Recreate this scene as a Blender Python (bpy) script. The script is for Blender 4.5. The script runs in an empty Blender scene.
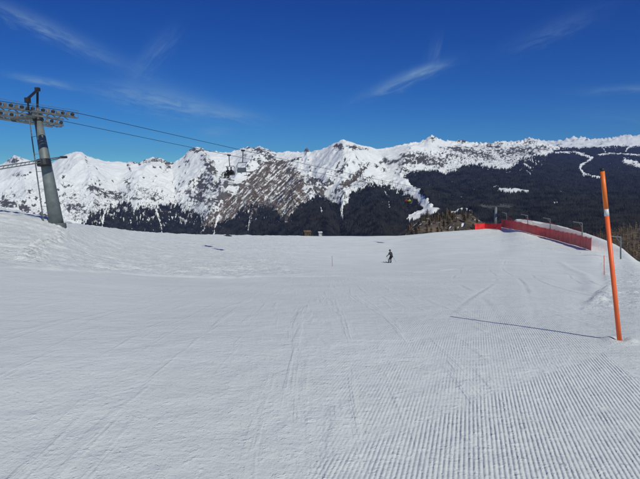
import bpy, bmesh, math, random
import numpy as np
from mathutils import Vector, Matrix
R = math.radians
rng = np.random.default_rng(7)
random.seed(7)
sc = bpy.context.scene
COL = sc.collection

# ------------------------------------------------------------------ camera
W0, H0, F0, HOR = 640.0, 479.0, 483.5, 188.0
PITCH = math.atan((239.5 - HOR) / F0)
cam = bpy.data.cameras.new('camera'); camo = bpy.data.objects.new('camera', cam); COL.objects.link(camo)
cam.sensor_width = 36.0; cam.lens = 36.0 * F0 / W0
cam.clip_start = 0.05; cam.clip_end = 90000
camo.location = (0, 0, 0); camo.rotation_euler = (math.pi / 2 - PITCH, 0, 0)
sc.camera = camo

# ------------------------------------------------------------------ light
SUN = Vector((1.12, -2.06, 2.3)).normalized()
sun = bpy.data.lights.new('sun', 'SUN'); suno = bpy.data.objects.new('sun', sun); COL.objects.link(suno)
sun.energy = 4.1; sun.angle = R(0.53); sun.color = (1.0, 0.985, 0.84)
suno.rotation_euler = SUN.to_track_quat('Z', 'Y').to_euler()
sc.view_settings.view_transform = 'Standard'; sc.view_settings.look = 'None'
sc.view_settings.exposure = -0.36; sc.view_settings.gamma = 1.0

def ct(px, row):
    """pixel of the photograph -> (x/y, z/y) of the direction it looks in"""
    u = (px - W0 / 2) / F0; v = (239.5 - row) / F0
    c, s = math.cos(PITCH), math.sin(PITCH)
    d = c + v * s
    return u / d, (-s + v * c) / d
def at(px, row, Y):
    a, t = ct(px, row); return Vector((a * Y, Y, t * Y))
def proj(x, y, z):
    c, s = math.cos(PITCH), math.sin(PITCH)
    d = y * c - z * s; v = (y * s + z * c) / d
    return W0 / 2 + F0 * x / d, 239.5 - F0 * v

# world: clear high-altitude sky with thin cirrus
wd = bpy.data.worlds.new('World'); sc.world = wd; wd.use_nodes = True
nt = wd.node_tree; nt.nodes.clear()
class NB:
    def __init__(s, nt): s.nt = nt
    def n(s, typ, **kw):
        nd = s.nt.nodes.new(typ)
        ins = kw.pop('ins', {})
        for k, v in kw.items(): setattr(nd, k, v)
        for k, v in ins.items(): s.put(nd.inputs[k], v)
        return nd
    def put(s, sock, v):
        if isinstance(v, bpy.types.NodeSocket): s.nt.links.new(v, sock)
        else: sock.default_value = v
    def m(s, op, a, b=0.0, c=0.0, clamp=False):
        nd = s.nt.nodes.new('ShaderNodeMath'); nd.operation = op; nd.use_clamp = clamp
        s.put(nd.inputs[0], a); s.put(nd.inputs[1], b); s.put(nd.inputs[2], c)
        return nd.outputs[0]
    def mix(s, f, a, b):
        nd = s.nt.nodes.new('ShaderNodeMix'); nd.data_type = 'RGBA'
        s.put(nd.inputs[0], f); s.put(nd.inputs[6], a); s.put(nd.inputs[7], b)
        return nd.outputs[2]
    def noise(s, vec, scale, detail=4, rough=0.5, dist=0.0):
        nd = s.n('ShaderNodeTexNoise', ins={'Scale': scale, 'Detail': detail, 'Roughness': rough, 'Distortion': dist})
        if vec is not None: s.nt.links.new(vec, nd.inputs['Vector'])
        return nd.outputs['Fac']
    def ramp(s, f, lo, hi, a=0.0, b=1.0, smooth=True):
        nd = s.n('ShaderNodeMapRange', ins={0: f, 1: lo, 2: hi, 3: a, 4: b})
        if smooth: nd.interpolation_type = 'SMOOTHSTEP'
        return nd.outputs[0]
B = NB(nt)
sky = B.n('ShaderNodeTexSky', sky_type='NISHITA', sun_disc=False)
sky.sun_elevation = math.asin(SUN.z); sky.sun_rotation = math.atan2(SUN.x, SUN.y)
sky.altitude = 2100; sky.air_density = 1.0; sky.dust_density = 0.15; sky.ozone_density = 3.0
hs0 = B.n('ShaderNodeHueSaturation', ins={'Saturation': 1.25, 'Value': 1.0, 'Color': sky.outputs[0]})
sp_ = B.n('ShaderNodeSeparateColor', ins={0: hs0.outputs[0]})
hsv = B.n('ShaderNodeCombineColor', ins={0: B.m('MULTIPLY', B.m('POWER', sp_.outputs[0], 1.5), .226), 1: B.m('MULTIPLY', B.m('POWER', sp_.outputs[1], 1.5), .395), 2: B.m('MULTIPLY', B.m('POWER', sp_.outputs[2], 1.1), .97)})
tc = B.n('ShaderNodeTexCoord')
sep = B.n('ShaderNodeSeparateXYZ', ins={0: tc.outputs['Generated']})
yy = B.m('MAXIMUM', sep.outputs[1], 0.05)
P = B.m('DIVIDE', sep.outputs[0], yy); Q = B.m('DIVIDE', sep.outputs[2], yy)
front = B.ramp(sep.outputs[1], 0.1, 0.3)
acc = None
#          x0   y0   x1   y1  width strength
streaks = [(-30, -6, 112, 58, 8, .30), (60, 38, 190, 92, 9, .07), (128, 82, 176, 28, 9, .15), (5, 74, 80, 88, 3.5, .36),
           (95, 86, 225, 112, 11, .42), (180, 104, 275, 122, 7, .26), (195, 132, 235, 130, 4, .22),
           (356, 100, 446, 62, 6, .32), (400, 78, 446, 63, 3.5, .34), (430, 70, 440, 34, 6, .10),
           (575, 92, 680, 86, 4, .20), (500, 52, 610, 6, 9, .10), (560, 110, 700, 124, 9, .06)]
for i, (x0, y0, x1, y1, w, st) in enumerate(streaks):
    a0, t0 = ct(x0, y0); a1, t1 = ct(x1, y1)
    cx, cy = (a0 + a1) / 2, (t0 + t1) / 2; w = w * 1.25; st = st * 1.15; L = math.hypot(a1 - a0, t1 - t0) / 2; an = math.atan2(t1 - t0, a1 - a0)
    dx = B.m('SUBTRACT', P, cx); dy = B.m('SUBTRACT', Q, cy)
    e = B.m('ADD', B.m('MULTIPLY', dx, math.cos(an) / L), B.m('MULTIPLY', dy, math.sin(an) / L))
    f = B.m('ADD', B.m('MULTIPLY', dx, -math.sin(an) / (w / F0)), B.m('MULTIPLY', dy, math.cos(an) / (w / F0)))
    cv = B.n('ShaderNodeCombineXYZ', ins={0: B.m('MULTIPLY', e, 2.2 * L * 6), 1: B.m('MULTIPLY', f, 0.9 * w / 7), 2: i * 3.7})
    nz = B.noise(cv.outputs[0], 1.6, 6, 0.62, 0.6)
    f2 = B.m('ADD', f, B.m('MULTIPLY', B.m('SUBTRACT', nz, 0.5), 1.6))
    r2 = B.m('ADD', B.m('MULTIPLY', e, e), B.m('MULTIPLY', f2, f2))
    g = B.m('EXPONENT', B.m('MULTIPLY', r2, -1.6))
    g = B.m('MULTIPLY', B.m('MULTIPLY', g, B.ramp(nz, 0.30, 0.74, 0.30, 1.15)), st)
    acc = g if acc is None else B.m('ADD', acc, g)
cl = B.m('MULTIPLY', acc, front, clamp=True)
cloudcol = B.n('ShaderNodeRGB'); cloudcol.outputs[0].default_value = (4.4, 7.0, 9.2, 1)
skc = B.mix(cl, hsv.outputs[0], cloudcol.outputs[0])
bg = B.n('ShaderNodeBackground', ins={'Color': skc, 'Strength': 0.085})
out = B.n('ShaderNodeOutputWorld'); nt.links.new(bg.outputs[0], out.inputs[0])

# ------------------------------------------------------------------ helpers
def tag(o, label=None, cat=None, group=None, kind=None):
    if label: o['label'] = label
    if cat: o['category'] = cat
    if group: o['group'] = group
    if kind: o['kind'] = kind
    return o
def empty(name, loc, label=None, cat=None, group=None, rot=(0, 0, 0)):
    o = bpy.data.objects.new(name, None); COL.objects.link(o)
    o.location = loc; o.rotation_euler = rot; o.empty_display_size = 0.2
    return tag(o, label, cat, group)
class MB:
    def __init__(s): s.v = []; s.f = []
    def add(s, vs, fs):
        k = len(s.v); s.v += [tuple(v) for v in vs]; s.f += [tuple(i + k for i in f) for f in fs]; return s
    def box(s, c, size, M=None):
        c = Vector(c); hx, hy, hz = size[0] / 2, size[1] / 2, size[2] / 2
        vs = []
        for x in (-hx, hx):
            for y in (-hy, hy):
                for z in (-hz, hz):
                    p = Vector((x, y, z)); p = M @ p if M else p
                    vs.append(c + p)
        return s.add(vs, [(0, 1, 3, 2), (4, 6, 7, 5), (0, 4, 5, 1), (2, 3, 7, 6), (0, 2, 6, 4), (1, 5, 7, 3)])
    def tube(s, pts, rad, n=8, cap=True):
        pts = [Vector(p) for p in pts]
        rad = list(rad) if hasattr(rad, '__len__') else [rad] * len(pts)
        vs = []; fs = []; ref = None
        for i, p in enumerate(pts):
            d = (pts[min(i + 1, len(pts) - 1)] - pts[max(i - 1, 0)]).normalized()
            if ref is None: ref = d.orthogonal().normalized()
            ref = (ref - d * ref.dot(d)).normalized(); b = d.cross(ref)
            for j in range(n):
                a = 2 * math.pi * j / n
                vs.append(p + (ref * math.cos(a) + b * math.sin(a)) * rad[i])
        for i in range(len(pts) - 1):
            for j in range(n):
                fs.append((i * n + j, i * n + (j + 1) % n, (i + 1) * n + (j + 1) % n, (i + 1) * n + j))
        if cap: fs.append(tuple(range(n - 1, -1, -1))); fs.append(tuple((len(pts) - 1) * n + j for j in range(n)))
        return s.add(vs, fs)
    def build(s, name, mat, parent=None, loc=None, smooth=False):
        me = bpy.data.meshes.new(name); me.from_pydata(s.v, [], s.f); me.update()
        if mat: me.materials.append(mat)
        if smooth:
            for p in me.polygons: p.use_smooth = True
        o = bpy.data.objects.new(name, me); COL.objects.link(o)
        if parent: o.parent = parent
        if loc is not None: o.location = loc
        return o
def grid_object(name, X, Y, Z, mat, attrs=None, flip=False, keep=None):
    """regular grid of (rows, cols) vertices -> one mesh object"""
    n, m = X.shape
    co = np.stack([X, Y, Z], -1).reshape(-1, 3).astype(np.float32)
    i = np.arange((n - 1) * m).reshape(n - 1, m)[:, :-1]
    q = np.stack([i, i + 1, i + m + 1, i + m], -1).reshape(-1, 4)
    if flip: q = q[:, ::-1]
    me = bpy.data.meshes.new(name)
    me.vertices.add(len(co)); me.vertices.foreach_set('co', co.ravel())
    me.loops.add(q.size); me.loops.foreach_set('vertex_index', q.astype(np.int32).ravel())
    me.polygons.add(len(q)); me.polygons.foreach_set('loop_start', np.arange(0, q.size, 4, dtype=np.int32))
    me.polygons.foreach_set('use_smooth', np.ones(len(q), bool))
    me.update(calc_edges=True)
    for k, v in (attrs or {}).items():
        at_ = me.attributes.new(k, 'FLOAT', 'POINT'); at_.data.foreach_set('value', v.reshape(-1).astype(np.float32))
    me.materials.append(mat)
    o = bpy.data.objects.new(name, me); COL.objects.link(o); return o
def tri_object(name, V, T, mat, smooth=False):
    me = bpy.data.meshes.new(name)
    me.vertices.add(len(V)); me.vertices.foreach_set('co', V.astype(np.float32).ravel())
    me.loops.add(T.size); me.loops.foreach_set('vertex_index', T.astype(np.int32).ravel())
    me.polygons.add(len(T)); me.polygons.foreach_set('loop_start', np.arange(0, T.size, 3, dtype=np.int32))
    me.update(calc_edges=True); me.materials.append(mat)
    o = bpy.data.objects.new(name, me); COL.objects.link(o); return o

# numpy gradient noise
_p = np.random.default_rng(3).permutation(4096).astype(np.int64)
def _h(ix, iy): return _p[(_p[ix & 4095] + iy) & 4095]
def gnoise(x, y):
    x0 = np.floor(x).astype(np.int64); y0 = np.floor(y).astype(np.int64)
    fx = x - x0; fy = y - y0
    u = fx * fx * fx * (fx * (fx * 6 - 15) + 10); v = fy * fy * fy * (fy * (fy * 6 - 15) + 10)
    def g(ix, iy, dx, dy):
        a = _h(ix, iy) * (2 * math.pi / 4096.0) * 7.0
        return np.cos(a) * dx + np.sin(a) * dy
    n00 = g(x0, y0, fx, fy); n10 = g(x0 + 1, y0, fx - 1, fy); n01 = g(x0, y0 + 1, fx, fy - 1); n11 = g(x0 + 1, y0 + 1, fx - 1, fy - 1)
    return (n00 * (1 - u) * (1 - v) + n10 * u * (1 - v) + n01 * (1 - u) * v + n11 * u * v) * 1.5
def fbm(x, y, oct=5, gain=0.5, lac=2.03):
    s = 0; a = 1; t = 0
    for i in range(oct):
        s = s + a * gnoise(x + 17.3 * i, y - 9.1 * i); t += a; a *= gain; x = x * lac; y = y * lac
    return s / t
def ridged(x, y, oct=6, gain=0.55, lac=2.07):
    s = 0; a = 1; t = 0; w = 1
    for i in range(oct):
        n = 1 - np.abs(gnoise(x + 31.7 * i, y + 12.9 * i)) * 1.6
        n = np.clip(n, 0, 1) ** 2
        s = s + a * n * w; w = np.clip(n * 1.6, 0, 1); t += a; a *= gain; x = x * lac; y = y * lac
    return s / t
def sm(x, a, b):
    t = np.clip((x - a) / (b - a), 0, 1); return t * t * (3 - 2 * t)
def pchip(xk, yk, x):
    xk = np.asarray(xk, float); yk = np.asarray(yk, float)
    h = np.diff(xk); d = np.diff(yk) / h; m = np.zeros_like(yk)
    for i in range(1, len(xk) - 1):
        if d[i - 1] * d[i] > 0:
            w1 = 2 * h[i] + h[i - 1]; w2 = h[i] + 2 * h[i - 1]
            m[i] = (w1 + w2) / (w1 / d[i - 1] + w2 / d[i])
    m[0] = d[0]; m[-1] = d[-1]
    xc = np.clip(x, xk[0], xk[-1]); i = np.clip(np.searchsorted(xk, xc) - 1, 0, len(xk) - 2)
    t = (xc - xk[i]) / h[i]
    return ((2 * t**3 - 3 * t**2 + 1) * yk[i] + (t**3 - 2 * t**2 + t) * h[i] * m[i] + (-2 * t**3 + 3 * t**2) * yk[i + 1] + (t**3 - t**2) * h[i] * m[i + 1])
def inpoly(px, py, poly):
    ins = np.zeros(px.shape, bool); n = len(poly)
    for i in range(n):
        x0, y0 = poly[i]; x1, y1 = poly[(i + 1) % n]
        if y0 == y1: continue
        c = ((y0 > py) != (y1 > py)) & (px < (x1 - x0) * (py - y0) / (y1 - y0) + x0)
        ins ^= c
    return ins
def segdist(px, py, line, aspect=1.0):
    """distance to a polyline and position 0..1 along it"""
    best = np.full(px.shape, 1e9); par = np.zeros(px.shape); n = len(line) - 1
    for i in range(n):
        x0, y0 = line[i]; x1, y1 = line[i + 1]
        dx, dy = x1 - x0, y1 - y0; L2 = dx * dx + dy * dy
        t = np.clip(((px - x0) * dx + (py - y0) * dy) / L2, 0, 1)
        d = np.hypot(px - x0 - t * dx, (py - y0 - t * dy) * aspect)
        k = d < best; best = np.where(k, d, best); par = np.where(k, (i + t) / n, par)
    return best, par

# ------------------------------------------------------------------ materials
def mat(name, col, rough=0.6, metal=0.0, var=0.12, vscale=6.0, bump=0.0, bscale=40.0, spec=0.5, two=None):
    m = bpy.data.materials.new(name); m.use_nodes = True; t = m.node_tree; b = NB(t)
    bs = t.nodes['Principled BSDF']
    tc = b.n('ShaderNodeTexCoord')
    f = b.noise(tc.outputs['Object'], vscale, 5, 0.6)
    c2 = two or tuple(max(0, c * (1 - 2 * var)) for c in col)
    c = b.mix(b.ramp(f, 0.3, 0.7), (*c2, 1), (*col, 1))
    b.put(bs.inputs['Base Color'], c); bs.inputs['Roughness'].default_value = rough; bs.inputs['Metallic'].default_value = metal
    bs.inputs['Specular IOR Level'].default_value = spec
    if bump:
        bp = b.n('ShaderNodeBump', ins={'Strength': 0.4, 'Distance': bump, 'Height': b.noise(tc.outputs['Object'], bscale, 3)})
        b.put(bs.inputs['Normal'], bp.outputs[0])
    return m
GALV = mat('galvanised_steel', (.20, .23, .23), .6, .25, .18, 1.5, .002)
GALVD = mat('weathered_steel', (.16, .175, .18), .6, .3, .2, 3)
DARK = mat('dark_steel', (.035, .037, .042), .5, .3, .2, 4)
RUBBER = mat('black_rubber', (.02, .02, .022), .8)
SHEAVE = mat('sheave_plate', (.30, .28, .24), .5, .2, .3, 2.0, two=(.12, .11, .10))
SEATG = mat('seat_grey', (.16, .17, .185), .6)
ORANGE = mat('orange_paint', (.95, .15, .03), .45, 0, .08, 3.0)
AMBER = mat('amber_paint', (.88, .19, .02), .45, 0, .08, 3.0)
WHITE = mat('reflective_band', (.72, .72, .72), .35, 0, .08)
REDP = mat('red_plastic', (.62, .055, .045), .5)
JACKET = mat('charcoal_jacket', (.055, .06, .07), .9, 0, .35, 9, .004)
TROUS = mat('black_trousers', (.008, .008, .01), .9)
YELLOW = mat('yellow_jacket', (.55, .62, .03), .8)
REDJ = mat('red_jacket', (.42, .03, .05), .8)
NAVY = mat('navy_jacket', (.010, .012, .022), .9)
SKIN = mat('skin', (.45, .27, .19), .6)
HELM = mat('helmet_shell', (.03, .032, .036), .35)
HUMP = mat('hump_surface', (.015, .022, .04), .7, 0, .3, 4, .02, 6)
WOOD = mat('weathered_wood', (.14, .105, .065), .85, 0, .25, 1.2)
PLASTER = mat('pale_plaster', (.62, .62, .60), .8, 0, .1, 1.2)
ROOFSNOW = mat('roof_snow', (.82, .84, .86), .8)
LARCH = mat('larch_twigs', (.27, .195, .12), .9, 0, .3, .4)
LARCHD = mat('larch_twigs_dark', (.12, .09, .06), .9, 0, .3, .4)
BARK = mat('bark', (.09, .07, .055), .95, 0, .3, 1)
SPRUCE = mat('spruce_needles', (.028, .042, .024), .9, 0, .3, .4)

def net_mat(name, col, cell, wire, alpha_min=0.0):
    m = bpy.data.materials.new(name); m.use_nodes = True; t = m.node_tree; b = NB(t)
    bs = t.nodes['Principled BSDF']; bs.inputs['Roughness'].default_value = .6
    uv = b.n('ShaderNodeTexCoord'); s = b.n('ShaderNodeSeparateXYZ', ins={0: uv.outputs['UV']})
    a = b.m('ADD', s.outputs[0], s.outputs[1]); c = b.m('SUBTRACT', s.outputs[0], s.outputs[1])
    fa = b.m('LESS_THAN', b.m('FRACT', b.m('DIVIDE', a, cell)), wire)
    fc = b.m('LESS_THAN', b.m('FRACT', b.m('DIVIDE', c, cell)), wire)
    al = b.m('MAXIMUM', fa, fc)
    n = b.noise(uv.outputs['UV'], .9, 4)
    cc = b.mix(b.ramp(n, .3, .7), tuple(x * .6 for x in col) + (1,), (*col, 1))
    b.put(bs.inputs['Base Color'], cc); b.put(bs.inputs['Alpha'], al)
    return m
NETRED = net_mat('red_net', (.88, .028, .035), .075, .78)
NETTHIN = net_mat('thin_red_net', (.36, .10, .10), .11, .17)

# snow of the piste: groomed corduroy, worn patches, grains
def snow_material():
    m = bpy.data.materials.new('piste_snow'); m.use_nodes = True; t = m.node_tree; b = NB(t)
    bs = t.nodes['Principled BSDF']; bs.inputs['Roughness'].default_value = .72
    bs.inputs['Specular IOR Level'].default_value = .22
    g = b.n('ShaderNodeNewGeometry'); pos = g.outputs['Position']
    s = b.n('ShaderNodeSeparateXYZ', ins={0: pos}); X, Y = s.outputs[0], s.outputs[1]
    flat = b.n('ShaderNodeCombineXYZ', ins={0: X, 1: Y}).outputs[0]
    cord = b.n('ShaderNodeAttribute', attribute_name='corduroy').outputs['Fac']
    rough = b.n('ShaderNodeAttribute', attribute_name='churned').outputs['Fac']
    # swaths of the groomer, each with its own slight angle and phase
    ang = R(18.5)
    ax = b.m('SUBTRACT', b.m('MULTIPLY', X, math.cos(ang)), b.m('MULTIPLY', Y, math.sin(ang)))
    al = b.m('ADD', b.m('MULTIPLY', X, math.sin(ang)), b.m('MULTIPLY', Y, math.cos(ang)))
    wob = b.m('MULTIPLY', b.m('SUBTRACT', b.noise(flat, .12, 1), .5), .35)
    axw = b.m('ADD', ax, wob)
    sw = b.m('FLOOR', b.m('DIVIDE', b.m('ADD', axw, 1.25), 3.1))
    wn = b.n('ShaderNodeTexWhiteNoise', noise_dimensions='1D', ins={'W': sw})
    tilt = b.m('MULTIPLY', b.m('SUBTRACT', wn.outputs['Value'], .5), .07)
    axs = b.m('ADD', axw, b.m('MULTIPLY', al, tilt))
    wig = b.m('MULTIPLY', b.m('SUBTRACT', b.noise(flat, 1.5, 2), .5), .008)
    ph = b.m('MULTIPLY', b.m('ADD', axs, wig), 2 * math.pi / .030)
    sn = b.m('SINE', ph)
    prof = b.m('POWER', b.m('MULTIPLY_ADD', sn, .5, .5), .75)
    # crumbs across the ridges
    crumb = b.noise(flat, 38, 3, .6)
    wear = b.ramp(b.noise(flat, .38, 5, .62), .38, .60)
    wear2 = b.ramp(b.noise(flat, 3.2, 4, .65), .30, .58)
    k = b.m('MULTIPLY', cord, b.m('MULTIPLY_ADD', b.m('MULTIPLY', wear, wear2), .85, .12), clamp=True)
    # fresh swath that starts at a corner beside the marker pole
    def side(p, q):
        nx, ny = -(q[1] - p[1]), q[0] - p[0]; L = math.hypot(nx, ny); nx /= L; ny /= L
        return b.m('ADD', b.m('ADD', b.m('MULTIPLY', X, nx), b.m('MULTIPLY', Y, ny)), b.m('ADD', -(nx * p[0] + ny * p[1]), b.m('MULTIPLY', b.m('SUBTRACT', b.noise(flat, 5, 4, .7), .5), .22)))
    e1 = b.ramp(side(SWA, SWB), .07, -.07); e2 = b.ramp(side(SWB, SWC), .06, -.06)
    fresh = b.m('MULTIPLY', e1, e2)
    k = b.m('MAXIMUM', k, b.m('MULTIPLY', fresh, b.m('MULTIPLY_ADD', wear2, .5, b.ramp(X, -.8, 1.6, 0, .75))))
    k = b.m('MULTIPLY', k, b.m('SUBTRACT', 1.0, b.m('MULTIPLY', b.m('MULTIPLY', b.m('SUBTRACT', 1.0, e2), b.ramp(X, 1.2, 1.8)), .8)))
    hc = b.m('MULTIPLY', b.m('MULTIPLY', prof, b.m('MULTIPLY_ADD', crumb, .9, .55)), b.m('MULTIPLY', k, .0052))
    # ski scrapes: long thin marks along and across the fall line
    def scrape(a, sx, sy, lo, hi, amp, off):
        mp = b.n('ShaderNodeMapping', ins={0: flat}); mp.inputs['Rotation'].default_value = (0, 0, a); mp.inputs['Scale'].default_value = (sx, sy, 1); mp.inputs['Location'].default_value = (off, off * .7, 0)
        return b.m('MULTIPLY', b.ramp(b.noise(mp.outputs[0], 1.0, 4, .6, .4), lo, hi), amp)
    sc1 = scrape(R(24), 3.2, .22, .56, .66, .007, 3.1)
    sc3 = scrape(R(66), 2.4, .3, .57, .67, .007, 14.2)
    lumps = b.m('MULTIPLY', b.m('POWER', b.ramp(b.noise(flat, 9, 4, .7), .50, .80), 1.3), .009)
    mps = b.n('ShaderNodeMapping', ins={0: flat}); mps.inputs['Rotation'].default_value = (0, 0, R(12)); mps.inputs['Scale'].default_value = (7.5, 10, 1)
    stn = b.noise(mps.outputs[0], 1.0, 5, .68)
    clod = b.m('MULTIPLY', b.ramp(b.noise(flat, 26, 3, .6), .62, .74), .005)
    grain = b.m('MULTIPLY', b.noise(flat, 160, 3, .7), .0028)
    mid = b.m('MULTIPLY', b.noise(flat, 2.2, 6, .66), .042)
    
    chur = b.m('MULTIPLY', b.m('ADD', b.noise(flat, 1.6, 6, .68), b.noise(flat, 5.5, 4, .65)), b.m('MULTIPLY', rough, .11))
    lumps2 = b.m('MULTIPLY', b.m('MULTIPLY', b.ramp(stn, .54, .72), b.ramp(b.noise(flat, 1.1, 3), .35, .6)), .006)
    h = b.m('ADD', hc, lumps2)
    for q in (sc1, sc3, lumps, clod, grain, mid, chur): h = b.m('ADD', h, q)
    bp = b.n('ShaderNodeBump', ins={'Strength': 1.0, 'Distance': 1.0, 'Height': h})
    b.put(bs.inputs['Normal'], bp.outputs[0])
    # packed snow slightly darker and icier than loose crumbs
    loose = b.m('ADD', b.m('MULTIPLY', lumps2, 95), b.m('ADD', b.m('MULTIPLY', lumps, 55), b.m('MULTIPLY', clod, 60)), clamp=True)
    tint = b.ramp(b.noise(flat, .25, 5, .6), .3, .7)
    c0 = b.mix(tint, (.70, .735, .70, 1), (.785, .81, .775, 1))
    c1 = b.mix(loose, c0, (.90, .915, .88, 1))
    c2 = b.mix(b.m('MULTIPLY', rough, b.ramp(b.noise(flat, 1.1, 5, .7), .42, .62, 0, .75)), c1, (.88, .895, .865, 1))
    b.put(bs.inputs['Base Color'], c2)
    return m

# ------------------------------------------------------------------ the piste
QK = [0, .23, .47, .67, .77, .86, .93, .967, 1]
#        px  crestY  rows at QK
COLS = [(-500, 45, [334.0, 296.0, 262.0, 236.0, 222.0, 208.0, 198.0, 194.0, 190.0]),
        (-150, 48, [334.0, 298.0, 267.0, 242.0, 229.0, 216.0, 206.0, 203.0, 200.0]),
        (0, 50, [334.0, 299.0, 271.0, 248.0, 235.0, 223.0, 214.0, 211.5, 209.0]),
        (55, 53, [334.0, 300.0, 275.0, 255.0, 243.0, 231.0, 222.6, 221.3, 220.0]),
        (100, 68, [334.0, 299.0, 276.0, 259.0, 249.0, 240.0, 231.0, 229.0, 227.0]),
        (150, 90, [334.0, 298.0, 276.0, 261.0, 252.0, 244.0, 237.0, 234.75, 232.5]),
        (220, 112, [334.0, 296.0, 276.0, 262.0, 255.0, 247.0, 241.0, 238.0, 235.0]),
        (320, 122, [334.0, 295.0, 277.0, 266.0, 260.0, 252.0, 244.0, 240.0, 236.0]),
        (390, 122, [334.0, 295.0, 277.0, 268.0, 263.0, 254.0, 246.0, 241.0, 236.0]),
        (440, 125, [334.0, 294.0, 277.0, 266.5, 259.5, 250.0, 241.0, 236.5, 232.0]),
        (500, 130, [334, 294, 276.5, 264.5, 257, 247, 238, 232.8, 227.5]),
        (507, 128, [334, 294, 276.7, 265, 257.3, 247.2, 237.9, 232.4, 226.6]),
        (517, 123, [334, 294, 277, 265.6, 258, 247.6, 238, 231.6, 219.2]),
        (545, 112, [334.0, 295.0, 278.0, 268.0, 260.0, 250.0, 241.2, 237.4, 222.8]),
        (566, 100, [334.0, 296.0, 280.0, 270.5, 263.0, 253.5, 245.0, 241.4, 227.5]),
        (591, 88, [334.0, 298.0, 283.0, 273.0, 266.0, 257.0, 250.0, 246.5, 235.0]),
        (620, 76, [334.0, 299.0, 286.0, 277.0, 271.0, 265.0, 258.0, 252.5, 247.0]),
        (640, 62, [334.0, 300.0, 288.0, 280.0, 275.0, 270.0, 266.0, 264.0, 262.0]),
        (760, 48, [336.0, 303.0, 295.0, 290.0, 288.0, 286.0, 284.0, 283.0, 282.0]),
        (1150, 42, [340.0, 315.0, 312.0, 312.0, 313.0, 314.0, 315.0, 315.5, 316.0])]
CA = [ct(c[0], c[2][-1])[0] for c in COLS]
CT = np.array([[ct(c[0], r)[1] for r in c[2]] for c in COLS])
CY = [c[1] for c in COLS]
def base_ground(a, Y):
    a, Y = np.broadcast_arrays(np.asarray(a, float), np.asarray(Y, float))
    z = base_raw(a, Y); k = Y < 24
    if k.any():
        ak, yk = a[k], Y[k]; acc = 0; tot = 0
        for dl in np.linspace(-1.0, 1.0, 11):
            w = math.exp(-(dl / .5) ** 2); acc = acc + w * base_raw(ak, yk * math.exp(dl * .62)); tot += w
        f = 1 - sm(yk, 12, 24); z = z.copy(); z[k] = z[k] * (1 - f) + acc / tot * f
    return z
def base_raw(a, Y):
    """height of the smooth snow surface at azimuth tangent a and depth Y>0"""
    a = np.asarray(a, float); Y = np.asarray(Y, float)
    aa = np.clip(a, CA[0], CA[-1])
    Yc = pchip(CA, CY, aa)
    tk = np.stack([pchip(CA, CT[:, k], aa) for k in range(len(QK))], -1)
    q = np.log(np.maximum(Y, 6) / 6) / np.log(Yc / 6)
    qc = np.clip(q, 0, 1)
    # vectorised monotone cubic over q
    xk = np.array(QK); h = np.diff(xk); d = np.diff(tk, axis=-1) / h
    m = np.zeros_like(tk)
    for i in range(1, len(xk) - 1):
        p = d[..., i - 1] * d[..., i]; w1 = 2 * h[i] + h[i - 1]; w2 = h[i] + 2 * h[i - 1]
        with np.errstate(all='ignore'):
            m[..., i] = np.where(p > 0, (w1 + w2) / (w1 / d[..., i - 1] + w2 / d[..., i]), 0)
    m[..., 0] = d[..., 0]; m[..., -1] = d[..., -1] * .5
    i = np.clip(np.searchsorted(xk, qc) - 1, 0, len(xk) - 2)
    tt = (qc - xk[i]) / h[i]
    gi = lambda A, j: np.take_along_axis(A, j[..., None], -1)[..., 0]
    t = ((2 * tt**3 - 3 * tt**2 + 1) * gi(tk, i) + (tt**3 - 2 * tt**2 + tt) * h[i] * gi(m, i)
         + (-2 * tt**3 + 3 * tt**2) * gi(tk, i + 1) + (tt**3 - tt**2) * h[i] * gi(m, i + 1))
    Yq = np.minimum(np.maximum(Y, 6), Yc)
    z = t * Yq
    z6 = tk[..., 0] * 6
    near = -1.65 + (z6 + 1.65) * (np.clip(Y, 0, 6) / 6) ** 1.4
    z = np.where(Y < 6, near, z)
    over = np.maximum(Y - Yc, 0)
    tc_ = tk[..., -1]
    drop = np.where(over < 25, .012 * over**2, 7.5 + (over - 25) * .6)
    fall = tc_ * over * 1.0 - np.minimum(drop, 600)
    return z + np.where(Y > Yc, fall, 0)
def ground_pt(px, row):
    """where the line of sight through a pixel meets the smooth snow"""
    a, t = ct(px, row)
    ys = np.geomspace(1.5, 140, 900); z = base_ground(np.full_like(ys, a), ys)
    k = np.argmax(z >= t * ys) if np.any(z >= t * ys) else len(ys) - 1
    y = ys[max(k, 1)]
    return a * y, y
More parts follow.
